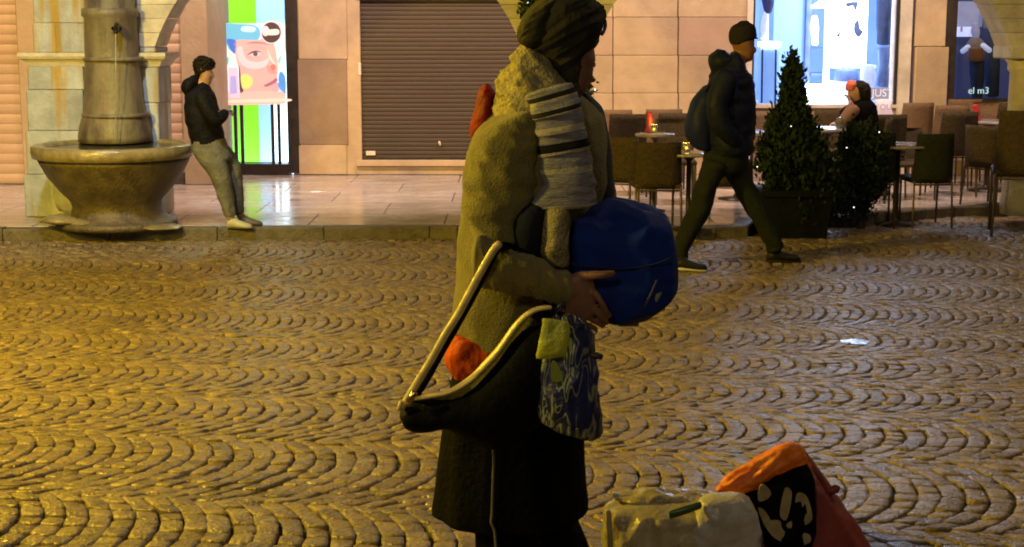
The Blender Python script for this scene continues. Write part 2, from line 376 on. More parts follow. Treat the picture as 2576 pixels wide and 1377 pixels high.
def stone_mesh(q, dz, near, out):
    V, Fc = out; b0 = len(V)
    cx = sum(p[0] for p in q)/4; cy = sum(p[1] for p in q)/4
    def oct_(t, z, cut):
        r = []
        for i in range(4):
            p = q[i]; a = q[i-1]; c = q[(i+1)%4]
            for o_ in (a, c):
                x = p[0]+(o_[0]-p[0])*cut; y = p[1]+(o_[1]-p[1])*cut
                x = cx+(x-cx)*t; y = cy+(y-cy)*t
                r.append((x, y, G(y)+z))
        return r
    tilt = (random.uniform(-.085,.085), random.uniform(-.085,.085))
    lv = [(1,-.018,.12),(1,-.003+dz,.12),(.94,.0012+dz,.16),(.66,.0026+dz,.22)] if near else [(1,-.018,.14),(.97,-.001+dz,.16),(.84,.002+dz,.22)]
    for t, z, c in lv:
        r = oct_(t, z, c)
        V += [(x, y, zz+((x-cx)*tilt[0]+(y-cy)*tilt[1] if t < .99 or z > -.02 else 0)) for x, y, zz in r]
    for a in range(len(lv)-1):
        for i in range(8):
            k = (i+1) % 8; Fc.append((b0+a*8+i, b0+a*8+k, b0+(a+1)*8+k, b0+(a+1)*8+i))
    Fc.append(tuple(b0+(len(lv)-1)*8+i for i in range(8)))
def pix(X, Y_, Z):
    f = Y_*ct-(Z-H)*st; u = X/f; v = (Y_*st+(Z-H)*ct)/f
    return 1288+u*F, 688.5-v*F
stones.sort(key=lambda s: s[0])
for s_ in stones:
    q = s_[2]; A = sum(q[i][0]*q[(i+1)%4][1]-q[(i+1)%4][0]*q[i][1] for i in range(4))
    if A < 0: q.reverse()
cnt = 0; V, Fc, T = [], [], []
def mk(name, V, Fc, T):
    me = bpy.data.meshes.new(name); me.from_pydata(V, [], Fc); me.materials.append(M['cobble'])
    me.polygons.foreach_set('use_smooth', [True]*len(Fc)); at_ = me.attributes.new('tone', 'FLOAT', 'POINT'); at_.data.foreach_set('value', T)
    me.update(); o = bpy.data.objects.new(name, me); C.objects.link(o); o.parent = ground; return o
for Y_, X, q, dz, tone in stones:
    px, py = pix(X, Y_, G(Y_)); vis = -10 < px < 2586 and py < 1385 and not (1200 < px < 1470 and py > 1000)
    if vis and cnt < 300:
        v1, f1 = [], []; stone_mesh(q, dz, True, (v1, f1)); mk('cobblestone', v1, f1, [tone]*len(v1)); cnt += 1
    else:
        n0 = len(V); stone_mesh(q, dz, Y_ < 8.5, (V, Fc)); T += [tone]*(len(V)-n0)
stuff(mk('cobblestones', V, Fc, T))
# kerb stones
pav = thing('pavement', (0,0,0), None, None); struct(pav)
def kseg(X0, X1):
    a = Vector((X0, kerbY(X0), 0)); b = Vector((X1, kerbY(X1), 0)); d = (b-a).normalized(); nn = Vector((-d.y, d.x, 0)); a = a+d*.004; b = b-d*.004
    vs = []; dd = random.uniform(-.003,.003)
    for z, o_ in ((-.03,0),(ZP-.014+dd,0),(ZP+dd,.014)): vs += [a+nn*o_+Vector((0,0,z)), b+nn*o_+Vector((0,0,z))]
    vs += [a+nn*.16+Vector((0,0,ZP+dd)), b+nn*.16+Vector((0,0,ZP+dd))]
    return MB().add(vs, [(0,1,3,2),(2,3,5,4),(4,5,7,6),(0,2,4,6),(1,7,5,3)])
x = -9.0; KX = [p.x for p in KP]
while x < 9:
    x1 = x+.92
    for k in KX:
        if x+.05 < k < x1: x1 = k; break
    kseg(x, x1).build('kerbstone', 'kerb', pav, smooth=False); x = x1
# pavement bed and slabs
mb = MB(); xs = [-30]+[-9+.3*i for i in range(61)]+[30]
for x in xs: mb.v += [Vector((x, kerbY(x)+.15, ZP-.012)), Vector((x, 30, ZP-.012))]
for i in range(len(xs)-1): mb.f.append((2*i, 2*i+2, 2*i+3, 2*i+1)); mb.m.append(0)
stuff(mb.build('pavement_bed', 'joint', pav))
row = 0; y = 12.2; srnd = random.Random(5)
while y < 17.75:
    h = .92; x = -7.2+(row % 2)*.6; row += 1
    while x < 7.4:
        x0, x1, y0, y1 = x+.003, x+1.2-.003, y+.003, y+h-.003; x += 1.2
        k0, k1 = kerbY(x0)+.166, kerbY(x1)+.166
        if y1 < max(k0, k1)+.03: continue
        ya, yb = max(y0, k0), max(y0, k1); z = ZP+srnd.uniform(-.0015,.0015); b = .004
        vs = [(x0,ya,z-.01),(x1,yb,z-.01),(x1,y1,z-.01),(x0,y1,z-.01),(x0+b,ya+b,z),(x1-b,yb+b,z),(x1-b,y1-b,z),(x0+b,y1-b,z)]
        MB().add(vs, [(4,5,6,7),(0,1,5,4),(1,2,6,5),(2,3,7,6),(3,0,4,7)]).build('paving_slab', 'slab', pav, smooth=False)
    y += h

# ================================================================== FACADE
YF = 17.7
def X_(x, Y): return at(x, 200, Y).x
def Z_(y, Y): return at(1288, y, Y).z
bld = thing('building', (0, YF, ZP), 'long sandstone shop building behind the arcade with shutters and lit windows', 'building')
zb = ZP; zt = 4.9
def wallpx(x0, y0, x1, y1, Y, dy, m='wallstone', name='wall_panel', bev=.006, par=None):
    return boxpx(MB(), x0, y0, x1, y1, Y, dy, 0, bev).build(name, m, par or bld, smooth=False)
TOP = -520
def Zbase(Y): return pix(0, Y, ZP)[1]
FB = Zbase(YF)
# left: pink shutter bays between narrow piers
YL = 16.6; FBL = Zbase(YL)
sh = thing('rolling_shutter', (X_(15,YL), YL, ZP), 'pink ribbed rolling shutter at the far left edge beyond the stone pier', 'shutter', 'pink rolling shutters')
def slats(par, x0, x1, y0, y1, Y, pitch, m, depth, nm='slat'):
    yy = y1; 
    while yy > y0:
        a = at(x0, yy, Y); b = at(x1, yy-pitch, Y); mbq = MB(); h = b.z-a.z
        prof = [(0,.0),(.12,-.45),(.3,-.9),(.5,-1),(.7,-.9),(.88,-.45),(.985,0)]
        vs = []
        for t, o_ in prof: vs += [(a.x, Y+o_*depth, a.z+h*t), (b.x, Y+o_*depth, a.z+h*t)]
        mbq.add(vs, [(2*i, 2*i+1, 2*i+3, 2*i+2) for i in range(len(prof)-1)]).build(nm, m, par, smooth=True)
        yy -= pitch
slats(sh, -150, 62, -60, 462, YL, 25, 'pinkslat', .010)
wallpx(-150, 462, 62, FBL, YL-.02, .2, 'kerb', 'plinth')
sh2 = thing('rolling_shutter', (X_(430,YL), YL, ZP), 'pink ribbed rolling shutter between the fountain column and the leaning man', 'shutter', 'pink rolling shutters')
slats(sh2, 250, 466, -60, 435, YL, 25, 'pinkslat', .010)
wallpx(62, TOP, 84, FBL, YL-.06, .3, 'wallstone', 'pilaster'); wallpx(84, TOP, 250, FBL, YL-.03, .3, 'wallstone', 'wall_panel')
wallpx(250, 435, 466, FBL, YL-.01, .2, 'kerb', 'plinth')
wallpx(466, TOP, 502, FBL, YL-.05, 1.3, 'wallstone', 'pilaster')
# lit shop doorway
door = thing('shop_doorway', (X_(625,YF), YF, ZP), 'tall lit shop doorway with bright green interior and a beauty poster', 'doorway')
boxpx(MB(), 502, -300, 511, FB-8, YF-.06, .2).build('trim', 'whitetrim', door, smooth=False)
boxpx(MB(), 511, -300, 523, FB-4, YF-.05, .25).build('door_frame', 'darkframe', door, smooth=False)
boxpx(MB(), 726, -300, 740, FB-4, YF-.05, .25).build('door_frame', 'darkframe', door, smooth=False)
boxpx(MB(), 523, 413, 726, FB+1, YF-.05, .3).build('threshold', 'darkframe', door, smooth=False)
E = 1.0
M['green'] = mat('green_wall', (.16,.52,.02), (.14,.48,.02), rough=.5, emit=(.30,.72,.01), estr=.5, scale=2)
M['greenlight'] = mat('pale_green_wall', (.5,.9,.3), rough=.5, emit=(.5,1,.25), estr=.45, scale=2)
M['paleblue'] = mat('pale_blue_panel', (.4,.62,.8), (.36,.58,.78), rough=.5, emit=(.36,.62,.95), estr=.42, scale=2)
M['palewhite'] = mat('white_lit_panel', (.8,.9,.9), rough=.5, emit=(.7,.88,1), estr=2.2)
Yb = YF+.9
boxpx(MB(), 505, -300, 548, 420, Yb-.06, .05).build('interior_wall', 'greenlight', door, smooth=False)
boxpx(MB(), 540, -300, 668, 420, Yb, .05).build('interior_wall', 'green', door, smooth=False)
boxpx(MB(), 655, -300, 760, 420, Yb-.05, .05).build('interior_panel', 'paleblue', door, smooth=False)
boxpx(MB(), 690, 60, 760, 420, Yb-.08, .02).build('interior_panel', 'palewhite', door, smooth=False)
a = at(505, 420, YF+.2); b = at(760, 420, YF+.2)
MB().box(a.x-.1, b.x+.1, YF+.21, Yb, ZP, ZP+.06).build('floor', 'palewhite', door, smooth=False)
boxpx(MB(), 523, -300, 726, 413, YF+.06, .008).build('glass_pane', 'glass', door, smooth=False)
for x0, hgt in ((593,0),(609,0),(686,0),(702,0)):
    boxpx(MB(), x0-2, 262, x0+2, 413, YF-.0, .03).build('poster_stand_bar', 'darkframe', door, smooth=False)
lamp('shop_door_light', 'POINT', (X_(625,YF), YF+.45, 2.9), (.8,1,.75), 22, .12)
# poster
po = thing('poster', at(640,265,YF-.04), 'beauty advertisement poster of a face with a white mask, hung in the green doorway', 'poster')
def circ(cx, cy, rx, ry, n=24): return [(cx+rx*math.cos(2*math.pi*i/n), cy+ry*math.sin(2*math.pi*i/n)) for i in range(n)]
def pp(pts, m, lay, nm, smooth_=True, e=.30):
    D = [(550+.1753*x, 40+.1753*y) for x, y in pts]
    if smooth_: D = smoothpoly(D)
    key = 'pp_%s' % nm
    if m.__class__ is tuple:
        M[key+str(lay)] = flat(nm+'_print', m, e); mm = key+str(lay)
    poly_px(MB(), D, YF-.05-.0035*lay, .003).build(nm, mm, po, smooth=False)
pp([(75,110),(960,110),(960,1270),(130,1285)], (.72,.90,.90), 0, 'sheet', False)
pp([(80,130),(300,120),(520,140),(600,230),(560,350),(400,380),(260,370),(220,500),(150,480),(100,330)], (.16,.55,.85), 1, 'head_wrap')
pp([(120,340),(240,350),(250,420),(235,540),(170,480)], (.07,.20,.75), 2, 'wrap_fold')
pp([(350,150),(520,165),(500,235),(330,220)], (.55,.85,.95), 2, 'wrap_highlight')
pp([(240,360),(560,350),(720,300),(800,420),(830,560),(850,720),(845,830),(830,950),(860,1030),(820,1090),(350,1085),(300,800),(245,560)], (.84,.47,.45), 2, 'face')
pp([(262,470),(330,440),(360,560),(420,640),(540,665),(660,640),(720,600),(700,690),(620,750),(480,765),(350,720),(280,620)], (.86,.66,.72), 3, 'face_mask')
pp([(380,470),(470,420),(590,410),(680,450),(660,475),(580,445),(480,455),(400,500)], (.78,.46,.44), 4, 'eyelid')
pp([(420,560),(480,520),(560,510),(610,540),(570,580),(490,590)], (.72,.60,.62), 4, 'eye')
pp(circ(528,548,32,32), (.16,.09,.12), 5, 'iris', False)
pp([(405,566),(470,515),(550,500),(625,532),(560,518),(480,535)], (.20,.10,.12), 6, 'eyelash')
pp([(400,395),(500,372),(620,378),(700,410),(620,396),(500,392)], (.45,.26,.26), 5, 'eyebrow')
pp([(700,480),(735,560),(790,660),(820,700),(790,690),(730,620)], (.94,.72,.70), 4, 'nose_ridge')
pp([(690,740),(720,700),(760,790),(830,800),(800,830),(720,800)], (.70,.36,.34), 4, 'nose_shadow')
pp([(740,720),(800,700),(820,760),(770,790)], (.62,.22,.20), 4, 'nostril')
pp([(650,1000),(760,940),(830,890),(840,940),(770,985),(690,1015)], (.42,.16,.24), 4, 'lips')
pp([(760,1000),(850,960),(850,1060),(780,1070)], (.80,.42,.48), 3, 'lower_lip')
pp([(320,860),(400,840),(480,900),(480,980),(420,1050),(345,1040),(320,960)], (.66,.80,.22), 4, 'flower')
pp([(290,720),(310,800),(325,1000),(355,1080),(305,1085)], (.12,.05,.07), 3, 'hair_strand')
pp([(130,1090),(600,1080),(955,1090),(965,1270),(130,1285)], (.90,.55,.50), 3, 'pink_band', False)
pp([(200,1210),(960,1190),(960,1235),(180,1250)], (.98,.74,.62), 4, 'band_highlight')
pp([(140,740),(275,740),(300,1180),(150,1190)], (.78,.62,.82), 4, 'product_tube', False)
pp([(170,870),(250,860),(265,1110),(165,1120)], (.45,.42,.85), 5, 'tube_label', False)
pp([(860,920),(890,800),(960,900),(960,1110),(900,1060)], (.10,.32,.85), 3, 'brush_stroke')
pp([(845,960),(870,980),(960,1080),(960,1120),(870,1040)], (.12,.35,.9), 4, 'brush_stroke')
pp([(840,640),(900,570),(880,680)], (.35,.70,.68), 3, 'brush_stroke')
pp([(85,610),(140,600),(135,690),(95,690)], (.10,.55,.50), 2, 'brush_stroke')
pp(circ(755,240,158,165), (.93,.78,.80), 6, 'badge_edge', False)
pp(circ(755,240,138,148), (.09,.055,.05), 7, 'badge', False)
pp(circ(672,220,55,75), (.80,.70,.84), 8, 'badge_spot', False)
pp([(690,210),(850,195),(855,270),(700,275)], (.92,.80,.80), 9, 'badge_label')
# small lettering on the head wrap strip
# pilaster between doorway and brown shutter
def blocks(cols, rows, Y, m='wallstone', nm='stone_block', par=None, dy=.25, jit=.006, tones=None):
    for (y0, y1, cs) in rows:
        for x0, x1 in zip(cs[:-1], cs[1:]):
            boxpx(MB(), x0+.35, y0+.35, x1-.35, y1-.35, Y-random.uniform(0,jit), dy, 0, .006).build(nm, m if not tones else tones(x0,y0), par or bld, smooth=False)
M['wallstone_dark'] = mat('darker_limestone', (.30,.21,.145), (.24,.165,.11), rough=.75, scale=3.5, bump=.25, bscale=30)
wallpx(740, TOP, 752, FB, YF-.03, .3, 'wallstone', 'pilaster_edge'); wallpx(872, TOP, 896, FB, YF-.03, .3, 'wallstone', 'pilaster_edge')
blocks(None, [(TOP,-190,[752,872]),(-190,-2,[752,872]),(-2,150,[752,872]),(150,365,[752,872]),(365,FB,[752,872])], YF-.045, tones=lambda x,y: 'wallstone_dark' if y == 150 else 'wallstone')
# brown shutter
bs = thing('rolling_shutter', (X_(1140,YF), YF, ZP), 'brown closed metal rolling shutter in the middle of the facade', 'shutter')
mb = MB(); yy = 402; a0 = X_(900, YF); a1 = X_(1420, YF)
prof = []; z = Z_(402, YF); 
while z < Z_(-5, YF):
    prof += [(0, z), (-.004, z+.006), (-.006, z+.022), (-.005, z+.038), (-.001, z+.046), (.003, z+.0485)]; z += .0505
vs = []; 
for o_, zz in prof: vs += [(a0, YF+.02+o_, zz), (a1, YF+.02+o_, zz)]
mb.add(vs, [(2*i, 2*i+1, 2*i+3, 2*i+2) for i in range(len(prof)-1)]); stuff(mb.build('slats', 'brownslat', bs, smooth=False))
boxpx(MB(), 896, -2, 902, 404, YF-.02, .06).build('guide_rail', 'chairmetal', bs, smooth=False)
boxpx(MB(), 896, -16, 1420, 1, YF-.03, .1).build('shutter_box', 'darkframe', bs, smooth=False)
boxpx(MB(), 900, 396, 1420, 403, YF-.008, .04, 0, .003).build('bottom_bar', 'darkframe', bs, smooth=False)
boxpx(MB(), 901, 158, 908, 190, YF-.04, .03, 0, .006).build('switch_box', 'whitetrim', bs, smooth=False)
boxpx(MB(), 921, 380, 944, 391, YF-.006, .004).build('sticker', 'whitetrim', bs, smooth=False)
MB().tube([at(1105,357,YF-.02), at(1107,365,YF-.02)], .014, 8).build('lock', 'whitetrim', bs)
wallpx(896, 404, 1420, 419, YF-.09, .3, 'wallstone', 'sill'); wallpx(896, 419, 1420, FB, YF-.05, .3, 'wallstone', 'plinth')
wallpx(896, TOP, 1420, -16, YF, .3, 'wallstone', 'lintel')
# ashlar wall
rows = []
ys = [FB, 330, 235, 140, 44, -50, -145, -240, -335, -430, TOP]
cs1 = [1420, 1542, 1706, 1885]; cs2 = [1420, 1460, 1622, 1706, 1885]
for i in range(len(ys)-1):
    rows.append((ys[i+1], ys[i], cs1 if i not in (5,7) else cs2))
M['wallstone_pink'] = mat('pinkish_limestone', (.42,.29,.21), (.36,.25,.18), rough=.75, scale=3.5, bump=.25, bscale=30)
blocks(None, rows, YF-.02, tones=lambda x, y: 'wallstone_pink' if (x > 1700 and y in (44,)) or (x < 1430 and y == 44) else 'wallstone')
for x0, x1 in ((896,1885),(740,896)): boxpx(MB(), x0, TOP, x1, FB, YF+.18, .1).build('wall_core', 'wallback', bld, smooth=False)

# right display window
def interior(par, x0, x1, ysill, back, m_back, Yd):
    boxpx(MB(), x0-60, -420, x1+60, ysill+6, YF+Yd, .06).build('back_wall', m_back, par, smooth=False)
M['roomblue'] = mat('pale_blue_wall', (.20,.30,.5), (.12,.2,.42), rough=.6, emit=(.20,.38,1), estr=.30, scale=1.4)
M['panelblue'] = mat('sky_blue_panel', (.22,.36,.55), (.2,.33,.52), rough=.6, emit=(.25,.44,1), estr=.42, scale=1)
M['whitelit'] = mat('white_glow', (.9,.95,1), rough=.5, emit=(.75,.86,1), estr=6)  # glow also painted onto the dress, stool top and plinth, which are no lamps
M['darkblue'] = mat('dark_blue_garment', (.03,.05,.12), (.015,.02,.06), rough=.8, scale=9, bump=.4)
M['midblue'] = mat('blue_grey_shelf', (.16,.22,.42), (.10,.14,.3), rough=.6, scale=6)
M['whiteobj'] = mat('white_display', (.8,.85,.95), rough=.5, emit=(.5,.6,1), estr=.25)
M['purple'] = mat('purple_garment', (.05,.045,.16), rough=.8, bump=.5)
M['denim'] = mat('denim', (.05,.07,.13), (.03,.045,.09), rough=.85, bump=.3)
M['beige'] = mat('beige_knit', (.32,.25,.21), rough=.9, bump=.5)
M['tan'] = mat('tan_leather', (.36,.15,.06), rough=.5)
M['greypanel'] = mat('grey_lilac_panel', (.24,.24,.33), (.18,.18,.26), rough=.6, emit=(.3,.3,.45), estr=.25)
M['cyanlit'] = mat('cyan_letters',(.5,.8,.9),emit=(.35,.7,.85),estr=.3)
M['darkroom'] = mat('dark_shop_wall', (.03,.03,.07), (.015,.015,.035), rough=.6, scale=3, emit=(.05,.06,.16), estr=.25)
win = thing('display_window', (X_(2090,YF), YF, ZP), 'large bright blue-white shop display window behind the cafe terrace', 'window')
SILL = 270
boxpx(MB(), 1885, TOP, 1894, FB-2, YF-.07, .3).build('trim', 'whitetrim', win, smooth=False)
boxpx(MB(), 1894, TOP, 1905, SILL, YF-.03, .2).build('frame', 'darkframe', win, smooth=False)
boxpx(MB(), 2268, TOP, 2279, SILL, YF-.03, .2).build('frame', 'darkframe', win, smooth=False)
boxpx(MB(), 2259, TOP, 2268, SILL, YF+.02, .05).build('inner_post', 'whiteobj', win, smooth=False)
boxpx(MB(), 2279, TOP, 2289, FB-2, YF-.07, .3).build('trim', 'whitetrim', win, smooth=False)
boxpx(MB(), 1894, SILL-6, 2279, SILL+2, YF-.06, .4).build('sill', 'whitetrim', win, smooth=False)
boxpx(MB(), 1894, SILL+2, 2279, FB, YF-.03, .3).build('dado', 'wallstone_dark', win, smooth=False)
boxpx(MB(), 1905, -400, 2259, SILL-6, YF+.1, .008).build('glass_pane', 'glass', win, smooth=False)
boxpx(MB(), 1840, -420, 2330, SILL+6, YF+2.2, .06).build('back_wall', 'roomblue', win, smooth=False)
a = at(1880, SILL, YF+.3); b = at(2290, SILL, YF+.3)
MB().box(a.x-.3, b.x+.3, YF+.37, YF+2.2, a.z-.08, a.z-.01).build('display_floor', 'whiteobj', win, smooth=False)
MB().box(a.x-.32, a.x-.3, YF+.3, YF+2.2, 0, 4.2).build('side_wall', 'roomblue', win, smooth=False)
MB().box(b.x+.3, b.x+.32, YF+.3, YF+2.2, 0, 4.2).build('side_wall', 'roomblue', win, smooth=False)
boxpx(MB(), 1942, -420, 2034, 218, YF+1.0, .08).build('blue_panel', 'panelblue', win, smooth=False)
boxpx(MB(), 2034, -420, 2043, 262, YF+.95, .1).build('shelf_post', 'midblue', win, smooth=False)
boxpx(MB(), 2084, -420, 2094, 262, YF+.9, .1).build('shelf_post', 'whiteobj', win, smooth=False)
for yy in (22, 120, 185): boxpx(MB(), 2040, yy, 2088, yy+5, YF+1.1, .4).build('shelf', 'midblue', win, smooth=False)
boxpx(MB(), 2012, 216, 2096, 264, YF+.55, .5, 0, .01).build('plinth_box', 'whitelit', win, smooth=False)
boxpx(MB(), 2094, 164, 2204, 172, YF+.8, .4).build('shelf', 'whiteobj', win, smooth=False)
boxpx(MB(), 2094, 205, 2160, 264, YF+.7, .4, 0, .01).build('plinth_box', 'whiteobj', win, smooth=False)
lb = thing('light_box', at(2147,165,YF+.6), 'bright white hanging light box with small dark marks in the blue window', 'sign')
boxpx(MB(), 2094, -420, 2200, 162, YF+.6, .06).build('lit_panel', 'whitelit', lb, smooth=False)
poly_px(MB(), smoothpoly([(2128,8),(2155,4),(2158,14),(2150,30),(2146,16),(2132,18)]), YF+.59, .004).build('mark', 'midblue', lb, smooth=False)
poly_px(MB(), smoothpoly([(2150,58),(2160,52),(2164,72),(2172,80),(2160,94),(2148,80)]), YF+.59, .004).build('mark', 'midblue', lb, smooth=False)
poly_px(MB(), smoothpoly([(2104,90),(2114,80),(2112,94)]), YF+.59, .004).build('mark', 'midblue', lb, smooth=False)
def flatmat(n, m): return m
st_ = thing('display_stool', at(1936,262,YF+.45), 'round white topped display stool draped in blue cloth by the left window post', 'stool')
c = at(1936,110,YF+.5); MB().lathe((c.x,c.y,c.z), [(.02,-.03),(.13,-.035),(.14,-.01),(.135,.02),(.02,.025)], 28).build('stool_top', 'whitelit', st_)
MB().loft([(1912,124,1962,124,.1),(1908,180,1962,180,.11),(1906,262,1964,262,.12)], YF+.5, fold=.012, ff=(30,30,3)).build('drape', 'panelblue', st_)
for dx in (1918,1952): MB().tube([at(dx,126,YF+.38), at(dx-2,262,YF+.37)], .012, 8).build('leg', 'darkblue', st_)
mn = thing('mannequin', at(1930,100,YF+.5), 'small dress form in a purple top standing on the display stool', 'mannequin')
MB().loft([(1920,-60,1940,-60,.05),(1914,-30,1950,-30,.08),(1918,10,1946,10,.07),(1923,32,1940,32,.05)], YF+.5, fold=.006).build('top', 'purple', mn)
MB().loft([(1922,30,1934,30,.03),(1914,60,1934,60,.05),(1914,98,1933,98,.05)], YF+.5).build('stand', 'whiteobj', mn)
def garment(nm, lab, secs, Y, m, cat='garment', grp=None):
    t = thing(nm, at((secs[0][0]+secs[0][2])/2, secs[0][1], Y), lab, cat, grp)
    MB().loft(secs, Y, fold=.012, ff=(26,10,3)).build('cloth', m, t)
    p = at((secs[0][0]+secs[0][2])/2, secs[0][1], Y); w_ = abs(at(secs[0][2],0,Y).x-at(secs[0][0],0,Y).x)/2
    MB().tube([p+Vector((-w_,0,-.02)), p+Vector((0,0,.04)), p+Vector((w_,0,-.02))], .006, 6).build('hanger', 'chairmetal', t)
    return t
garment('dress', 'long white dress hanging on the shelf wall behind the conifer', [(2043,42,2056,42,.03),(2040,70,2060,70,.05),(2043,112,2056,112,.04)], YF+.9, 'whitelit')
garment('dress', 'cream dress on a hanger beside the bright light box', [(2168,165,2196,165,.04),(2164,190,2204,190,.06),(2170,222,2200,222,.05)], YF+.45, 'whiteobj')
garment('coat', 'dark blue coat hanging at the top right of the bright window', [(2206,-40,2256,-40,.05),(2204,30,2258,30,.07),(2206,110,2256,110,.07)], YF+.7, 'darkblue')
garment('coat', 'blue grey coat hanging low at the right of the bright window', [(2206,118,2256,118,.05),(2210,160,2258,160,.07),(2206,216,2257,216,.07)], YF+.5, 'midblue')
garment('jacket', 'small dark folded jacket under the white light box', [(2102,176,2155,176,.05),(2100,200,2158,200,.06)], YF+.75, 'midblue')
t = thing('pendant_lamp', at(2065,12,YF+.9), 'white wide shaded lamp above the clothes shelf', 'lamp')
c = at(2065,12,YF+.9); MB().lathe(c, [(.03,.04),(.11,-.02),(.115,-.04),(.02,-.035)], 24).build('lamp_shade', 'whitelit', t)
MB().tube([c+Vector((0,0,.04)), c+Vector((0,0,1.0))], .004, 6).build('cable', 'darkframe', t)
lamp('window_light', 'POINT', (X_(1990,YF), YF+.4, 3.1), (.45,.62,1), 42, .12)
lamp('window_light', 'POINT', (X_(2170,YF), YF+.4, 3.1), (.45,.62,1), 42, .12)
def text(s_, x, y, Y, hpx, m, par=None, nm='lettering', ext=.004, sx=1):
    cu = bpy.data.curves.new(nm, 'FONT'); cu.body = s_; cu.size = 1; cu.extrude = 0; cu.align_x = 'CENTER'; cu.align_y = 'CENTER'
    o = bpy.data.objects.new('tmp', cu); C.objects.link(o); dg = bpy.context.evaluated_depsgraph_get(); dg.update()
    me = bpy.data.meshes.new_from_object(o.evaluated_get(dg)); bpy.data.objects.remove(o)
    k = hpx*Y/F/.72; p = at(x, y, Y)-parent_world(par)
    for v in me.vertices: v.co = Vector((p.x+v.co.x*k*sx, p.y, p.z+v.co.y*k))
    me.materials.clear(); me.materials.append(M[m]); me.name = nm
    o = bpy.data.objects.new(nm, me); C.objects.link(o); o.parent = par; return o
sg = thing('sign_board', at(2220,250,YF-.02), 'grey board with pale capital letters behind the seated woman', 'sign')
boxpx(MB(), 2190, 221, 2252, 250, YF+.04, .03, 0, .004).build('board', 'greypanel', sg, smooth=False)
text('JUST', 2220, 235, YF+.035, 19, 'whiteobj', sg)
pl = thing('cushion', at(2222,290,16.9), 'pale pink printed cushion leaning below the lettered board', 'cushion')
MB().loft([(2200,252,2246,252,.03),(2203,270,2242,270,.06),(2200,289,2247,289,.03)], 16.9, sq=.7).build('cover', mat('pale_pink_cushion',(.7,.55,.6),emit=(.8,.6,.7),estr=.25), pl)
text('YOU', 2222, 270, 16.9-.063, 15, 'greypanel', pl)

# pilaster and second window
wallpx(2289, TOP, 2399, FB, YF-.04, .3, 'wallstone', 'pilaster'); 
for y0, y1 in ((-100,118),(118,330)): wallpx(2300, y0+1, 2388, y1-1, YF-.055, .03, 'wallstone', 'stone_block')
win2 = thing('display_window', (X_(2470,YF), YF, ZP), 'dark shop display window with small glowing letters at the right edge', 'window')
boxpx(MB(), 2399, TOP, 2403, 254, YF-.02, .2).build('frame', 'darkframe', win2, smooth=False)
boxpx(MB(), 2399, 250, 2640, 256, YF-.05, .3).build('sill', 'darkframe', win2, smooth=False)
boxpx(MB(), 2399, 256, 2800, FB, YF-.03, .3).build('dado', 'wallstone', win2, smooth=False)
boxpx(MB(), 2403, -400, 2640, 250, YF+.1, .008).build('glass_pane', 'glass', win2, smooth=False)
boxpx(MB(), 2360, -420, 2700, 262, YF+1.2, .06).build('back_wall', 'darkroom', win2, smooth=False)
boxpx(MB(), 2403, 4, 2474, 68, YF+.9, .03).build('wall_panel', 'greypanel', win2, smooth=False)
wallpx(2640, TOP, 3000, FB, YF-.04, .3, 'wallstone', 'wall_panel')
text('el m3', 2462, 229, YF+.07, 17, 'cyanlit', win2)
bx = thing('shoe_box', at(2430,92,YF+.6), 'pale lilac box with two dark handles on the shelf in the dark window', 'box')
boxpx(MB(), 2402, 68, 2459, 93, YF+.6, .2, 0, .006).build('carton', mat('pale_lilac',(.5,.52,.75),emit=(.45,.5,.8),estr=.6), bx, smooth=False)
for xx in (2419, 2448): boxpx(MB(), xx-3, 68, xx+3, 80, YF+.59, .008).build('handle', 'greypanel', bx, smooth=False)
m2 = thing('mannequin', at(2456,250,YF+.5), 'mannequin with a tan bag, white cuffs and blue jeans in the dark window', 'mannequin')
MB().loft([(2446,60,2462,60,.04),(2443,80,2465,80,.05),(2448,96,2462,96,.04)], YF+.5).build('head', 'greypanel', m2)
MB().loft([(2440,98,2468,98,.05),(2430,118,2482,118,.08),(2436,152,2476,152,.08)], YF+.5).build('jacket', 'beige', m2)
MB().loft([(2437,122,2472,122,.05),(2434,152,2474,152,.06)], YF+.38, sq=.7).build('bag', 'tan', m2)
for q in ((2421,130,2436,118),(2472,114,2490,128)): MB().tube([at(q[0],q[1],YF+.42), at(q[2],q[3],YF+.42)], .032, 10).build('cuff', 'whiteobj', m2)
MB().loft([(2438,154,2476,154,.08),(2441,200,2475,200,.08),(2446,248,2470,248,.06)], YF+.5, fold=.006).build('jeans', 'denim', m2)
m3 = thing('mannequin', at(2496,250,YF+.7), 'mannequin in a beige jumper and dark trousers at the right of the dark window', 'mannequin')
MB().loft([(2486,-20,2502,-20,.05),(2474,12,2512,12,.08),(2472,40,2515,40,.09),(2475,72,2514,72,.09)], YF+.7, fold=.006).build('jumper', 'beige', m3)
MB().loft([(2475,72,2514,72,.09),(2474,130,2516,130,.08),(2480,240,2512,240,.07)], YF+.7, fold=.006).build('trousers', 'denim', m3)
lamp('second_window_light', 'POINT', (X_(2450,YF), YF+.35, 2.9), (.75,.8,1), 9, .15)

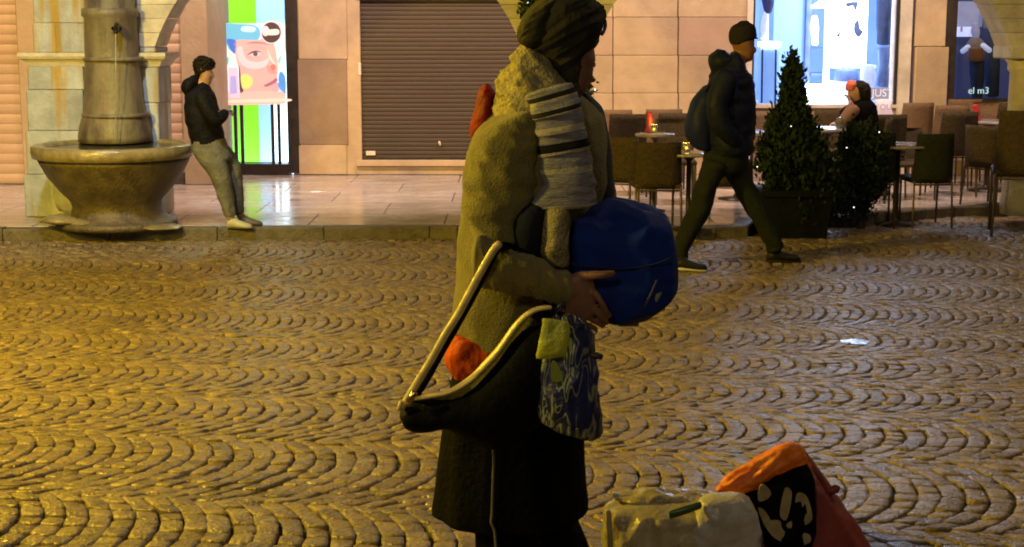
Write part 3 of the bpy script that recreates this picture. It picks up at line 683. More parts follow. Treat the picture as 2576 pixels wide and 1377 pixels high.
# ================================================================== ARCADE
YA = 13.75; DA = .5
arc = thing('stone_arcade', (X_(1400,YA), YA, ZP), 'old pale stone arcade pier and columns with low arches in front of the shops', 'arcade')
FA = Zbase(YA)
def blk(x0, y0, x1, y1, Y, dy, m='pier', nm='stone_block', bev=.010): return boxpx(MB(), x0, y0, x1, y1, Y, dy, 0, bev).build(nm, m, arc, smooth=False)
for y0, y1, cs in ((-520,-150,[84,150,218]),(-150,59,[84,218]),(59,134,[84,140,218])):
    for a_, b_ in zip(cs[:-1], cs[1:]): blk(a_+.3, y0+.3, b_-.3, y1-.3, YA+random.uniform(0,.008), DA)
for y0, y1, cs in ((168,227,[70,131,208]),(227,330,[70,131,170,208]),(330,440,[68,150,210]),(440,FA,[64,128,212])):
    for a_, b_ in zip(cs[:-1], cs[1:]): blk(a_+.3, y0+.3, b_-.3, y1-.3, YA-.03+random.uniform(0,.008), DA+.04)
for y0, y1 in ((119,133),): blk(345, y0+.3, 391, y1-.3, YA, DA)
for y0, y1 in ((168,260),(260,FA)): blk(350, y0+.3, 397, y1-.3, YA-.02, DA+.03)
blk(208, -520, 352, FA, YA+.08, DA-.2, nm='core')
def mould(x0, x1, Y, nm='impost'):
    a = at(x0,168,Y); b = at(x1,133,Y); zz0, zz1 = a.z, b.z; h = zz1-zz0; mbq = MB()
    pr = [(0,0),(.015,.25),(.03,.45),(.055,.55),(.07,.75),(.07,1)]
    rings = []
    for o_, t in pr:
        z = zz0+h*t; rings.append([Vector((a.x-o_,Y-o_,z)), Vector((b.x+o_,Y-o_,z)), Vector((b.x+o_,Y+DA+o_,z)), Vector((a.x-o_,Y+DA+o_,z))])
    mbq.rings(rings); mbq.build(nm, 'arch', arc, smooth=False)
mould(70, 228, YA-.02); mould(348, 400, YA-.03, 'impost')
# hidden and right column
for x0, x1 in ((1318,1482),(2548,2720)):
    a = X_(x0, YA); b = X_(x1, YA); cx = (a+b)/2; r = (b-a)/2*.86; yc = YA+DA/2
    zc = Z_(150, YA)
    MB().lathe((cx, yc, 0), [(r*1.02,ZP),(r*1.04,ZP+.12),(r*1.0,ZP+.2),(r*.98,ZP+.26),(r*.93,zc-.12),(r*1.02,zc-.10),(r*1.02,zc-.06),(r,zc-.05),(r*1.15,zc)], 28).build('column', 'arch', arc)
    MB().box(a-.03, b+.03, YA-.02, YA+DA+.02, zc+.001, zc+.12, 0, .012).build('capital', 'arch', arc, smooth=False)
# arches: spandrel with curved soffits
def spandrel(xl, xr, ls, rs_, y_spring=118):
    # piece of masonry between two arches; ls / rs_ say whether an arch leaves from that side
    zs = Z_(y_spring, YA); R0 = 1.75; zc0 = zs-.6; pts = []
    rows = 9; ztop = zs+1.15+.25
    A = X_(xl, YA); B = X_(xr, YA)
    for i in range(rows):
        z0 = zs+1.13*i/rows+.002; z1 = zs+1.13*(i+1)/rows-.002
        def off(z): return max(0, 1.645-math.sqrt(max(0, R0**2-(z-zc0)**2)))
        xa0, xa1 = (A-off(z0) if ls else A), (A-off(z1) if ls else A); xb0, xb1 = (B+off(z0) if rs_ else B), (B+off(z1) if rs_ else B)
        vs = [(xa0,YA,z0),(xb0,YA,z0),(xb1,YA,z1),(xa1,YA,z1),(xa0,YA+DA,z0),(xb0,YA+DA,z0),(xb1,YA+DA,z1),(xa1,YA+DA,z1)]
        MB().add(vs, [(0,1,2,3),(5,4,7,6),(1,5,6,2),(4,0,3,7),(3,2,6,7),(4,5,1,0)]).build('arch_block', 'arch', arc, smooth=False)
spandrel(345, 392, False, True); spandrel(1312, 1488, True, True); spandrel(2542, 2724, True, True)
MB().box(X_(-200,YA), X_(3100,YA), YA+.01, YA+DA-.01, Z_(118,YA)+1.13, Z_(118,YA)+1.6).build('entablature', 'arch', arc, smooth=False)

# fountain
ft = thing('fountain', (at(290,575,13.2).x, 13.2, ZP), 'stone wall fountain with a flared column, a spout and a wide bowl basin', 'fountain')
cx = at(283, 300, 13.55).x
prof = []
for px, hw in ((-420,62),(20,62),(22,70),(40,70),(46,64),(150,67),(230,72),(290,78),(320,88),(345,92),(360,92)):
    prof.append((hw*13.45/F, Z_(px, 13.45)))
prof.sort(key=lambda q: q[1])
for zz in (Z_(150,13.45), Z_(292,13.45)):
    MB().lathe((X_(283,13.55), 13.62, 0), [(k_*13.45/F, zz+dz_) for k_, dz_ in ((60,-.022),(73 if zz > 1.2 else 83,-.018),(76 if zz > 1.2 else 86,0),(73 if zz > 1.2 else 83,.018),(60,.022))], 36).build('ring_moulding', 'fountain', ft)
MB().lathe((cx, 13.62, 0), prof, 36).build('column', 'fountain', ft)
bc = at(291, 460, 13.2).x; k = 13.2/F
zr = 1.85-(358-60)/F*13.2
P = [(60,-.0),(118,.10),(122,.17)]
pr = [(150*k,ZP),(150*k,ZP+.05),(142*k,ZP+.055),(114*k,ZP+.10),(108*k,ZP+.17),(114*k,ZP+.23),(138*k,Z_(476,13.2)),(166*k,Z_(440,13.2)),(183*k,Z_(408,13.2)),(188*k,zr-.115)]
MB().lathe((bc, 13.2, 0), pr, 48, cap=True).build('basin', 'basin', ft)
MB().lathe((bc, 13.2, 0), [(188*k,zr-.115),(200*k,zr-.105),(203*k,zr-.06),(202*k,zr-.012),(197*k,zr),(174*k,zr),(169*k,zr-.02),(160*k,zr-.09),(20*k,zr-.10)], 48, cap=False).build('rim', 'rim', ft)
MB().lathe((bc, 13.2, 0), [(171*k,zr-.028),(80*k,zr-.027),(.01,zr-.027)], 48, cap=False).build('water', 'water', ft)
MB().tube([at(293,62,13.42), at(293,70,13.30), at(291,82,13.24)], [.022,.026,.017], 12, sub=3).build('spout', 'iron', ft)
MB().tube([at(283,72,13.36), at(303,72,13.36)], .018, 10).build('spout_plate', 'iron', ft)
MB().tube([at(291,84,13.24), at(291,230,13.235), at(291,352,13.23)], [.004,.003,.005], 8).build('water_jet', mat('water_jet',(.38,.38,.34),rough=.3), ft)
for i, (x, y, s1, s2) in enumerate(((160,560,60,30),(235,566,75,28),(318,572,60,20),(400,572,55,14))):
    MB().loft([(x-s1,y-4,x-s1+6,y-4,.08),(x-s1*.6,y-s2*.6,x-s1*.4,y+3,.16),(x,y-s2*.7,x,y+6,.2),(x+s1*.6,y-s2*.5,x+s1*.6,y+4,.16),(x+s1,y-3,x+s1,y+3,.1)], 12.95, fold=.008, ff=(9,9,9), seed=i).build('foot_stone', 'rim', ft)
MB().loft([(140,455,150,530,.08),(170,462,180,538,.12),(205,478,210,540,.1),(222,500,225,535,.06)], 13.35, fold=.02, ff=(7,7,7)).build('foot_block', 'pier', ft)

# ================================================================== CAFE TERRACE
def make_chair(m, label, arms=False):
    t = thing('cafe_chair', (0,0,0), label, 'chair', 'cafe terrace chairs')
    mb = MB(); rs = []
    for i in range(9):                                   # backrest: a slightly bowed woven panel
        v = i/8; z = .40+v*.41; hw = .205-.022*v; bow = -.19-.06*v
        rs.append([(-hw,bow+.02,z),(-hw*.5,bow-.012,z),(0,bow-.02,z),(hw*.5,bow-.012,z),(hw,bow+.02,z),(hw,bow+.045,z),(hw*.5,bow+.018,z),(0,bow+.01,z),(-hw*.5,bow+.018,z),(-hw,bow+.045,z)])
    mb.rings([[Vector(p) for p in r] for r in rs]); mb.build('backrest', m, t)
    mb = MB(); mb.box(-.205,.205,-.19,.23,.385,.435,0,.015); mb.build('seat', m, t, smooth=False)
    for sx in (-1,1):
        MB().tube([(sx*.19,-.195,.40),(sx*.20,-.225,.0)], .011, 8).build('leg', 'chairmetal', t)
        MB().tube([(sx*.19,.205,.39),(sx*.19,.215,.0)], .011, 8).build('leg', 'chairmetal', t)
        if arms: MB().tube([(sx*.20,-.20,.62),(sx*.235,-.05,.63),(sx*.235,.17,.61),(sx*.215,.21,.40)], .012, 8, sub=3).build('armrest', 'chairmetal', t)
    MB().tube([(-.19,-.19,.375),(.19,-.19,.375)], .009, 6).build('rail', 'chairmetal', t)
    return t
def make_table(label):
    t = thing('cafe_table', (0,0,0), label, 'table', 'cafe terrace tables')
    MB().lathe((0,0,0), [(.30,.715),(.335,.72),(.34,.73),(.335,.742),(.01,.744)], 36).build('table_top', 'tabletop', t)
    MB().lathe((0,0,0), [(.20,0),(.2,.012),(.05,.03),(.03,.06),(.027,.66),(.08,.70),(.2,.714)], 20).build('pedestal', 'darkframe', t)
    return t
base_ch = {}
def chair(xpx, ytop, m, Y, z, rot, label, arms=False, sc_=1, sz=1):
    key = (m, arms)
    if key not in base_ch: o = base_ch[key] = make_chair(m, label, arms)
    else: o = copy_tree(base_ch[key])
    o.location = (at(xpx, 400, Y).x, Y, z); o.rotation_euler = (0,0,R(rot)); o['label'] = label
    hgt = (Z_(ytop, Y-.2)-z)/.81; o.scale = (sc_, sc_, hgt)
    return o
chair(2333, 337, 'wicker3', 13.9, 0, 4, 'green-black woven chair standing alone on the setts right of the shrub', sc_=.92)
chair(2196, 333, 'wicker3', 13.9, 0, -8, 'dark woven chair half hidden behind the low shrub', sc_=.95)
chair(2393, 281, 'wicker', 15.6, ZP, 2, 'brown woven chair with its straight back to the camera, behind the green-black chair')
chair(2570, 278, 'wicker', 13.35, 0, -14, 'large brown woven chair cut off by the right edge', sc_=1.2)
chair(2500, 318, 'wicker', 14.7, ZP, -52, 'brown woven chair turned sideways beside the chair at the right edge')
chair(2281, 259, 'wicker2', 17.0, ZP, 14, 'tan woven chair against the wall between the two windows')
chair(2376, 265, 'wicker2', 16.5, ZP, 0, 'tan woven chair whose top shows above the brown chair')
chair(2412, 250, 'wicker2', 17.25, ZP, -6, 'tan woven chair furthest back, under the pilaster')
chair(2483, 262, 'wicker2', 16.6, ZP, 172, 'orange-lit woven chair facing the camera behind the red napkin table')
chair(2522, 259, 'wicker', 17.0, ZP, 10, 'grey-brown chair under the dark window by the right column')
chair(2212, 288, 'wicker', 15.5, ZP, 10, 'dark chair right beside the seated woman')
chair(1649, 358, 'wicker', 12.95, ZP, 3, 'nearest brown woven chair between the blue bundle and the walking man')
chair(1570, 345, 'wicker', 13.4, ZP, -20, 'woven armchair with pale metal arms next to the old woman', arms=True)
chair(1574, 287, 'wicker', 15.6, ZP, 0, 'brown chair in the back row, leftmost, behind the armchair')
chair(1688, 285, 'wicker', 15.9, ZP, 6, 'brown chair in the back row behind the red napkin')
chair(1697, 307, 'wicker', 14.9, ZP, 178, 'brown chair facing the camera behind the low candle table')
chair(1540, 276, 'wicker2', 17.1, ZP, 0, 'tan chair against the ashlar wall left of the red napkin', sc_=1.1)
chair(1660, 275, 'wicker2', 17.1, ZP, 4, 'tan chair against the ashlar wall right of the red napkin', sc_=1.1)
chair(1905, 283, 'wicker2', 17.0, ZP, 0, 'reddish tan chair under the window between walking man and conifer')
chair(2070, 276, 'wicker', 16.9, ZP, 8, 'brown chair under the window between the conifer and the seated woman')
chair(1840, 400, 'wicker', 14.2, ZP, -6, 'dark chair seen between the legs of the walking man')
chair(2290, 330, 'wicker', 15.3, ZP, 185, 'chair facing the camera behind the small white-lit table')
tbl0 = None
def table(x, ytop, Y, z, label, s=1):
    global tbl0
    if tbl0 is None: o = tbl0 = make_table(label)
    else: o = copy_tree(tbl0)
    o['label'] = label; o.location = (at(x, 300, Y).x, Y, z); h = Z_(ytop, Y)-z; o.scale = (s, s, h/.743); return o
tA = table(1648, 336, 14.2, ZP, 'round cafe table with a candle and red napkin', .55)
tB = table(1735, 384, 12.95, ZP, 'round cafe table with a candle right behind the walking man', .75)
tC = table(2080, 323, 14.4, ZP, 'brightly lit round cafe table in front of the seated woman')
tD = table(2262, 363, 13.95, 0, 'pale lit round cafe table left of the green-black chair', .95)
tE = table(2490, 304, 16.0, ZP, 'round cafe table with a red napkin below the dark window')
tF = table(1860, 330, 15.2, ZP, 'round cafe table hidden mostly by the walking man')
def candle(x, y, Y, label):
    p = at(x, y, Y); t = thing('candle_holder', p, label, 'candle', 'table candles')
    MB().lathe(p, [(.022,0),(.030,.004),(.034,.05),(.036,.075),(.031,.075),(.028,.02),(.005,.01)], 20).build('holder', 'glassy', t)
    MB().ball(p+Vector((0,0,.045)), (.018,.018,.028), 10).build('flame', 'candle', t)
    lamp('candle_glow', 'POINT', p+Vector((0,-.0,.10)), (1,.6,.1), 1.1, .02)
candle(1645, 334, 14.2, 'glowing yellow candle beside the red napkin'); candle(1727, 382, 12.95, 'glowing yellow candle on the table beside the walking man')
def napkin(x, y0, y1, Y, label, m='napkin'):
    t = thing('napkin', at(x, y1, Y), label, 'napkin', None)
    MB().loft([(x-10,y0,x+6,y0-2,.02),(x-6,(y0+y1)/2,x+9,(y0+y1)/2,.03),(x-14,y1,x+12,y1,.05)], Y, n=16, fold=.008, ff=(30,30,30)).build('cloth', m, t)
napkin(1634, 284, 333, 14.3, 'dark red folded napkin standing on the left candle table'); napkin(2455, 266, 304, 16.0, 'bright red napkin on the far right table', 'napkin2')
gl = thing('drinking_glass', at(2118,322,14.4), 'small clear glass on the brightly lit table', 'glass'); c = at(2113, 322, 14.4)
MB().lathe(c, [(.028,0),(.032,.1),(.029,.1),(.025,.01),(.002,.008)], 20).build('bowl', 'glassy', gl)

# ------------------------------------------------------------------ plants
def foliage(fn, n, size, seed, up=.8):
    r = random.Random(seed); mb = MB()
    clumps = []
    for i in range(n//14):
        clumps.append(fn(r))
    for i in range(n):
        c = clumps[i % len(clumps)]; p = c+Vector((r.gauss(0,.026), r.gauss(0,.026), r.gauss(0,.05)))
        d = Vector((r.gauss(0,.45), r.gauss(0,.45), up+r.gauss(0,.35))).normalized(); s_ = size*r.uniform(.6,1.4)
        sd = d.cross(Vector((r.uniform(-1,1), r.uniform(-1,1), r.uniform(-.3,.3)))).normalized()*s_*.26
        mb.add([p, p+d*s_*.5+sd, p+d*s_, p+d*s_*.5-sd], [(0,1,2,3)])
    return mb
def shrub(name, x, Y, prof, n, size, label, m, seed, cat='shrub', pot=None, zb=0, flat=.85):
    bx_ = at(x, 400, Y).x; t = thing(name, (bx_, Y, zb), label, cat)
    pr = sorted([(Z_(y, Y), (hw)*Y/F, (cxp-x)*Y/F) for y, hw, cxp in prof])
    def fn(r):
        while True:
            z = r.uniform(pr[0][0], pr[-1][0])
            for a, b in zip(pr[:-1], pr[1:]):
                if a[0] <= z <= b[0]:
                    k = (z-a[0])/max(1e-6,b[0]-a[0]); hw = a[1]*(1-k)+b[1]*k; o_ = a[2]*(1-k)+b[2]*k
            if r.random() < hw/max(q[1] for q in pr)+.08:
                th = r.uniform(0, 2*math.pi); rr = hw*math.sqrt(r.uniform(.15,1.0))*(.80+.55*noise.noise(Vector((math.cos(th)*1.6, math.sin(th)*1.6+seed, z*5))))
                return Vector((bx_+o_+rr*math.cos(th), Y+rr*flat*math.sin(th), z))
    foliage(fn, n, size, seed).build('foliage', m, t, smooth=False)
    MB().tube([(bx_,Y,zb+(.3 if pot else 0)), (bx_+.01,Y,pr[0][0]+.2), (bx_+pr[-1][2],Y,pr[-1][0]-.05)], [.03,.025,.008], 8, sub=3).build('trunk', 'bark', t)
    return t, fn
con, cf = shrub('conifer', 1988, 13.3, [(156,2,1985),(180,11,1986),(215,26,1988),(255,33,1988),(272,26,1990),(288,58,1990),(330,78,1988),(400,108,1995),(450,118,2010),(500,112,2015),(560,84,2006)], 23000, .05, 'tall dark conifer in a black planter with tiny lights, behind the walking man', 'leaf', 4, 'conifer', pot=True)
a = at(1915, 600, 13.05); b = at(2092, 500, 13.05)
MB().rings([[Vector((a.x+.03,13.05,.0)),Vector((b.x-.03,13.05,.0)),Vector((b.x-.03,13.5,.0)),Vector((a.x+.03,13.5,.0))],[Vector((a.x-.0,13.02,.36)),Vector((b.x+.0,13.02,.36)),Vector((b.x+.0,13.53,.36)),Vector((a.x-.0,13.53,.36))],[Vector((a.x-.02,13.0,.37)),Vector((b.x+.02,13.0,.37)),Vector((b.x+.02,13.55,.37)),Vector((a.x-.02,13.55,.37))],[Vector((a.x-.02,13.0,.42)),Vector((b.x+.02,13.0,.42)),Vector((b.x+.02,13.55,.42)),Vector((a.x-.02,13.55,.42))]]).build('planter', 'planter', con, smooth=False)
shb, sf = shrub('shrub', 2170, 13.7, [(330,40,2160),(360,62,2165),(420,72,2170),(480,68,2160),(535,42,2150)], 8000, .045, 'low leafy shrub with tiny lights right of the tall conifer', 'leaf2', 9)
for i, (x, y) in enumerate(((1990,318),(2030,262),(1905,420),(1918,512))):
    MB().ball(at(x, y, 12.93 if y > 300 else 13.15), .005, 8).build('light_bulb', 'fairy', con)
for i, (x, y) in enumerate(((2212,333),(2130,372),(2148,522))):
    MB().ball(at(x, y, 13.42), .006, 8).build('light_bulb', 'fairy', shb)
# garland on the middle column
gar = thing('garland', (X_(1400,YA), YA+.2, .6), 'leafy light garland wound round the middle arcade column behind the old woman', 'garland')
gcx = X_(1400, YA); gr = (X_(1482,YA)-X_(1318,YA))/2*.98
def gf(r):
    z = r.uniform(.5, 1.75); th = z*5+r.choice((0, math.pi)); return Vector((gcx+math.cos(th)*gr+r.gauss(0,.015), YA+DA/2+math.sin(th)*gr*1.05, z))
foliage(gf, 2600, .05, 12, .2).build('leaves', 'leaf2', gar, smooth=False)
def gf2(r): return Vector((X_(1340+r.uniform(-28,26),YA), YA-.05+r.uniform(-.04,.02), Z_(r.uniform(-60,38),YA)))
foliage(gf2, 700, .05, 13, .0).build('leaves', 'leaf2', gar, smooth=False)
for x, y in ((1328,8),(1338,26),(1350,-6),(1492,196),(1497,226),(1490,248),(1324,33)): MB().ball(at(x, y, YA-.10 if y < 50 else YA+.02), .008, 8).build('light_bulb', 'fairy', gar)

# ================================================================== PEOPLE
def foot(mb, heel, toe, w, h, mi=0):
    h0, t0 = Vector(heel), Vector(toe); d = (t0-h0); sd = Vector((-d.y, d.x, 0)).normalized()
    rs = []
    for k, ww, hh in ((-.06,.3,.35),(0,.75,.8),(.2,.9,1),(.45,.85,.72),(.75,1.05,.5),(.93,.85,.4),(1.02,.4,.25)):
        c = h0+d*k; r = []
        for j in range(14):
            a = 2*math.pi*j/14; r.append(c+sd*math.cos(a)*w*ww/2+Vector((0,0,max(0,h*hh*(.5+.5*math.sin(a))))))
        rs.append(r)
    mb.rings(rs, mi); return mb
def hand(mb, wrist, palm_c, dirs, up, L=.17, side=1):
    # palm and five fingers; dirs: finger direction, palm normal
    w0 = Vector(wrist); c = Vector(palm_c); f = Vector(dirs).normalized(); n = Vector(up).normalized(); s_ = f.cross(n).normalized()*side
    rs = []
    for k, ww, tt in ((0,.026,.020),(.25,.034,.018),(.6,.041,.015),(1,.040,.012)):
        p = w0+(c-w0)*k*1.6
        rs.append([p+s_*ww*math.cos(2*math.pi*j/12)+n*tt*math.sin(2*math.pi*j/12) for j in range(12)])
    mb.rings(rs); e = w0+(c-w0)*1.6
    for i, (o_, l) in enumerate(((-.030,.068),(-.010,.078),(.010,.073),(.029,.058))):
        b = e+s_*o_-f*.008; mb.tube([b, b+f*l*.42-n*.004, b+f*l*.72-n*.022, b+f*l*.85-n*.045], [.0098,.0092,.0083,.007], 8, sub=2)
    b = w0+(c-w0)*.5+s_*(-.030); mb.tube([b, b-s_*.024+f*.026-n*.008, b-s_*.030+f*.056-n*.02], [.013,.011,.0085], 8, sub=2)

# ---- man leaning on the fountain
Y1 = 13.05; g1 = ZP
man = thing('person', (at(600,570,Y1).x, Y1, ZP), 'man in black hooded jacket and grey trousers leaning against the fountain basin with a phone', 'person')
mb = MB()
mb.loft([(500,146,524,146,.05),(490,158,531,156,.075),(491,172,533,172,.08),(500,180,534,181,.078),(502,190,537,190,.070),(505,200,533,199,.064),(510,208,531,210,.045),(514,214,527,216,.03)], Y1, n=20, sub=3)
mb.tube([at(512,200,Y1), at(500,240,Y1)], [.05,.055], 12)
mb.tube([at(535,186,Y1-.0), at(538.5,194,Y1)], [.012,.014], 8)
mb.loft([(485,232,525,232,.13),(478,300,540,300,.13),(490,360,555,360,.13)], Y1, n=20, sub=3)
for oy in (-.13,.12):
    mb.tube([at(505,245,Y1+oy), at(528,300,Y1+oy*1.1), at(560,283,Y1+oy*.7)], [.045,.04,.032], 12, sub=3)
for oy, pts in ((-.09,((520,365),(548,450),(580,550))),(.09,((540,365),(590,440),(604,545)))):
    mb.tube([at(x,y,Y1+oy) for x, y in pts], [.075,.05,.035], 14, sub=3)
body = mb
for oy in (-.1, .08): hand(body, at(558,284,Y1+oy*.7), at(566,282,Y1+oy*.55), (1,.0-oy*2,.18), (0,oy*3,1), side=1 if oy < 0 else -1)
body.build('body', 'skin2', man, remesh=.011)
MB().loft([(497,144,521,143,.05),(488,152,536,150,.085),(486,165,541,163,.09),(488,176,540,170,.09),(491,184,528,178,.09),(494,187,505,187,.085),(498,195,503,194,.06)], Y1, n=44, sub=8, fold=.017, ff=(46,46,46)).build('hair', 'hair', man)
MB().loft([(505,205,527,216,.07),(492,215,532,228,.12),(468,236,540,240,.17),(465,262,548,262,.19),(467,302,555,300,.19),(474,335,562,330,.18),(481,362,566,356,.165)], Y1, n=48, sub=8, fold=.013, ff=(9,9,12), ridge=.5).build('jacket', 'jacket2', man)
MB().loft([(477,194,498,190,.06),(462,203,503,203,.11),(456,222,498,222,.12),(464,238,488,240,.08)], Y1, fold=.006).build('hood', 'jacket2', man)
for oy in (-.2,.17): MB().tube([at(508,243,Y1+oy), at(522,275,Y1+oy*1.1), at(541,300,Y1+oy*1.05), at(556,295,Y1+oy*.9), at(566,284,Y1+oy*.6)], [.072,.065,.062,.052,.038], 14, sub=4).build('sleeve', 'jacket2', man)
mb = MB(); mb.loft([(480,354,566,350,.165),(484,380,575,372,.17),(498,404,585,396,.165)], Y1, fold=.006)
mb.loft([(488,375,562,380,.10,-.08),(500,408,572,412,.10,-.08),(528,445,582,455,.09,-.08),(548,495,588,497,.075,-.07),(562,535,592,530,.07,-.07),(569,546,592,541,.065,-.07)], Y1, fold=.008, ff=(20,20,12))
mb.loft([(520,375,578,370,.10,.09),(545,412,603,410,.1,.09),(568,462,611,460,.085,.09),(583,505,613,503,.075,.09),(590,538,614,533,.065,.09)], Y1, fold=.008, ff=(20,20,12), seed=3)
mb.build('trousers', 'greytrouser', man)
a = at(575,572,Y1-.07); foot(MB(), (a.x,Y1-.07,ZP), (a.x+.205,Y1-.10,ZP), .115, .105).build('shoe', 'paleshoe', man)
a = at(600,560,Y1+.09); foot(MB(), (a.x,Y1+.12,ZP), (a.x+.2,Y1+.11,ZP), .11, .10).build('shoe', 'greyshoe', man)
ph = thing('phone', at(574,281,Y1-.02), 'dark mobile phone held by the man leaning on the fountain', 'phone')
q = at(575,279,Y1-.02); MB().box(q.x-.035,q.x+.04,Y1-.06,Y1+.03,q.z-.004,q.z+.004,0,.002).build('case','darkframe',ph)

# ---- walking man
Y2 = 11.6
wk = thing('person', (at(1830,660,Y2).x, Y2, 0), 'man in dark cap and navy hooded jacket striding past the terrace', 'person')
mb = MB()
mb.loft([(1850,64,1885,64,.05),(1838,82,1898,82,.085),(1838,105,1897,102,.09),(1842,118,1897,115,.085),(1848,128,1901,126,.075),(1858,138,1897,138,.068),(1870,148,1894,150,.05),(1878,153,1888,155,.03)], Y2, n=20, sub=3)
mb.tube([at(1868,125,Y2), at(1850,170,Y2)], [.06,.065], 12); mb.tube([at(1895,118,Y2), at(1902,128,Y2)], [.012,.015], 8)
mb.loft([(1800,185,1865,180,.13),(1795,280,1865,280,.13),(1800,370,1865,370,.13)], Y2, n=20, sub=3)
for oy, pts in ((-.19,((1835,195),(1815,290),(1850,350))),(.19,((1845,195),(1850,290),(1876,335)))):
    mb.tube([at(x,y,Y2+oy*.85) for x, y in pts], [.055,.045,.032], 12, sub=3)
for oy, pts in ((-.09,((1812,402),(1762,520),(1712,640))),(.09,((1850,402),(1893,510),(1948,620)))):
    mb.tube([at(x,y,Y2+oy) for x, y in pts], [.065,.055,.04], 14, sub=3)
hand(mb, at(1852,352,Y2-.14), at(1858,360,Y2-.13), (.5,0,-1), (0,-1,0)); hand(mb, at(1872,335,Y2+.14), at(1876,345,Y2+.14), (.5,0,-1), (0,1,0), side=-1)
mb.build('body', 'skin', wk, remesh=.012)
MB().loft([(1856,58,1886,57,.05),(1840,68,1899,66,.09),(1833,85,1903,82,.10),(1834,103,1900,98,.10),(1838,110,1862,112,.09)], Y2, n=22).build('cap', 'cap', wk)
MB().loft([(1893,88,1895,98,.06),(1900,91,1902,99,.05),(1905,95,1906,99,.03)], Y2, n=16, dome=.2).build('cap_brim', 'cap', wk)
MB().loft([(1846,128,1862,142,.09),(1828,142,1872,160,.14),(1800,168,1882,178,.19),(1783,200,1893,195,.22),(1768,240,1898,240,.24),(1762,300,1899,300,.24),(1766,350,1897,350,.23),(1776,384,1891,384,.21)], Y2, n=56, sub=9, fold=.020, ff=(4,4,11), ridge=.6).build('jacket', 'puffer', wk)
MB().loft([(1800,128,1832,133,.08),(1785,140,1850,148,.14),(1782,160,1848,165,.15),(1790,182,1835,186,.12)], Y2, fold=.008).build('hood', 'puffer', wk)
MB().tube([at(1828,195,Y2-.24), at(1806,250,Y2-.27), at(1808,300,Y2-.28), at(1835,340,Y2-.25), at(1856,356,Y2-.20)], [.085,.085,.078,.068,.055], 16, sub=4).build('sleeve', 'puffer', wk)
MB().tube([at(1850,195,Y2+.22), at(1862,260,Y2+.25), at(1878,320,Y2+.24), at(1884,350,Y2+.2)], [.08,.08,.068,.05], 16, sub=4).build('sleeve', 'puffer', wk)
mb = MB(); mb.loft([(1779,362,1886,362,.18),(1768,400,1882,405,.18),(1772,420,1872,430,.17)], Y2, fold=.008)
mb.loft([(1768,405,1835,420,.12,-.09),(1750,462,1800,480,.105,-.09),(1728,530,1788,532,.095,-.09),(1704,582,1757,585,.085,-.09),(1693,635,1732,632,.075,-.09),(1694,653,1731,650,.07,-.09)], Y2, fold=.012, ff=(12,12,12))
mb.loft([(1815,405,1880,400,.12,.09),(1832,455,1892,448,.11,.09),(1868,520,1926,508,.1,.09),(1900,570,1948,555,.09,.09),(1922,612,1966,598,.08,.09),(1930,634,1971,622,.075,.09)], Y2, fold=.012, ff=(12,12,12), seed=5)
mb.build('trousers', 'greentrouser', wk)
a = gpt(1698, 689); YS = a.y
def shoe(par, hx, Yh, L, ang, lift_heel, m, sole):
    d = Vector((math.cos(ang), math.sin(ang), 0))*L
    s1 = foot(MB(), (hx, Yh, lift_heel), (hx+d.x, Yh+d.y, 0.012), .11, .10).build('shoe', m, par)
    foot(MB(), (hx-d.x*.02, Yh, max(0,lift_heel-.018)), (hx+d.x*1.02, Yh+d.y, 0), .122, .035).build('sole', sole, s1)
shoe(wk, at(1700,670,Y2-.3).x, Y2-.28, .235, R(-6), .012, 'darkshoe', 'solewhite')
shoe(wk, at(1934,640,Y2+.1).x, Y2+.12, .25, R(6), .012, 'darkshoe', 'darkshoe')
bp = thing('backpack', at(1760,300,Y2), 'dark blue backpack on the back of the walking man', 'backpack')
MB().loft([(1766,222,1790,215,.08),(1742,252,1800,245,.13),(1724,300,1800,300,.15),(1722,340,1795,345,.15),(1740,366,1788,376,.12)], Y2, n=26, fold=.012, ff=(7,7,7), sq=.85).build('bag', 'bluepack', bp)
MB().tube([at(1775,228,Y2-.14), at(1812,180,Y2-.2), at(1850,185,Y2-.235), at(1850,250,Y2-.26)], .014, 8, sub=4).build('strap', 'bluepack', bp)

# ---- woman seated at the terrace
Y3 = 14.95
sw = thing('person', (at(2160,480,Y3).x, Y3, ZP), 'dark haired woman seated at the bright cafe table with a hand raised to her face', 'person')
chair(2172, 300, 'wicker', Y3+.1, ZP, 75, 'chair the dark haired woman sits on')
mb = MB(); mb.loft([(2140,212,2172,212,.06),(2134,226,2178,226,.075),(2132,238,2176,238,.07),(2136,250,2168,250,.055)], Y3, n=18, sub=3)
mb.tube([at(2160,245,Y3), at(2168,270,Y3)], .05, 10); mb.loft([(2135,268,2200,262,.14),(2140,330,2205,330,.14),(2150,390,2210,390,.16)], Y3, n=18, sub=3)
mb.tube([at(2150,275,Y3-.16), at(2120,312,Y3-.16), at(2142,262,Y3-.12)], [.045,.038,.03], 10, sub=3)
mb.tube([at(2190,275,Y3+.1), at(2150,318,Y3+.14), at(2112,312,Y3+.12)], [.045,.038,.03], 10, sub=3)
for oy in (-.1,.1): mb.tube([at(2190,395,Y3+oy), at(2115,400,Y3+oy), at(2112,488,Y3+oy)], [.09,.06,.04], 10, sub=3)
hand(mb, at(2141,264,Y3-.12), at(2138,256,Y3-.1), (-.2,0,1), (1,0,0)); hand(mb, at(2113,312,Y3+.12), at(2105,311,Y3+.12), (-1,0,.1), (0,0,1))
mb.build('body', 'skin2', sw, remesh=.013)
MB().loft([(2152,206,2176,206,.05),(2146,216,2187,214,.09),(2152,232,2190,230,.10),(2160,248,2190,250,.09),(2168,262,2186,264,.05)], Y3, fold=.012, ff=(25,25,25)).build('hair', 'hair', sw)
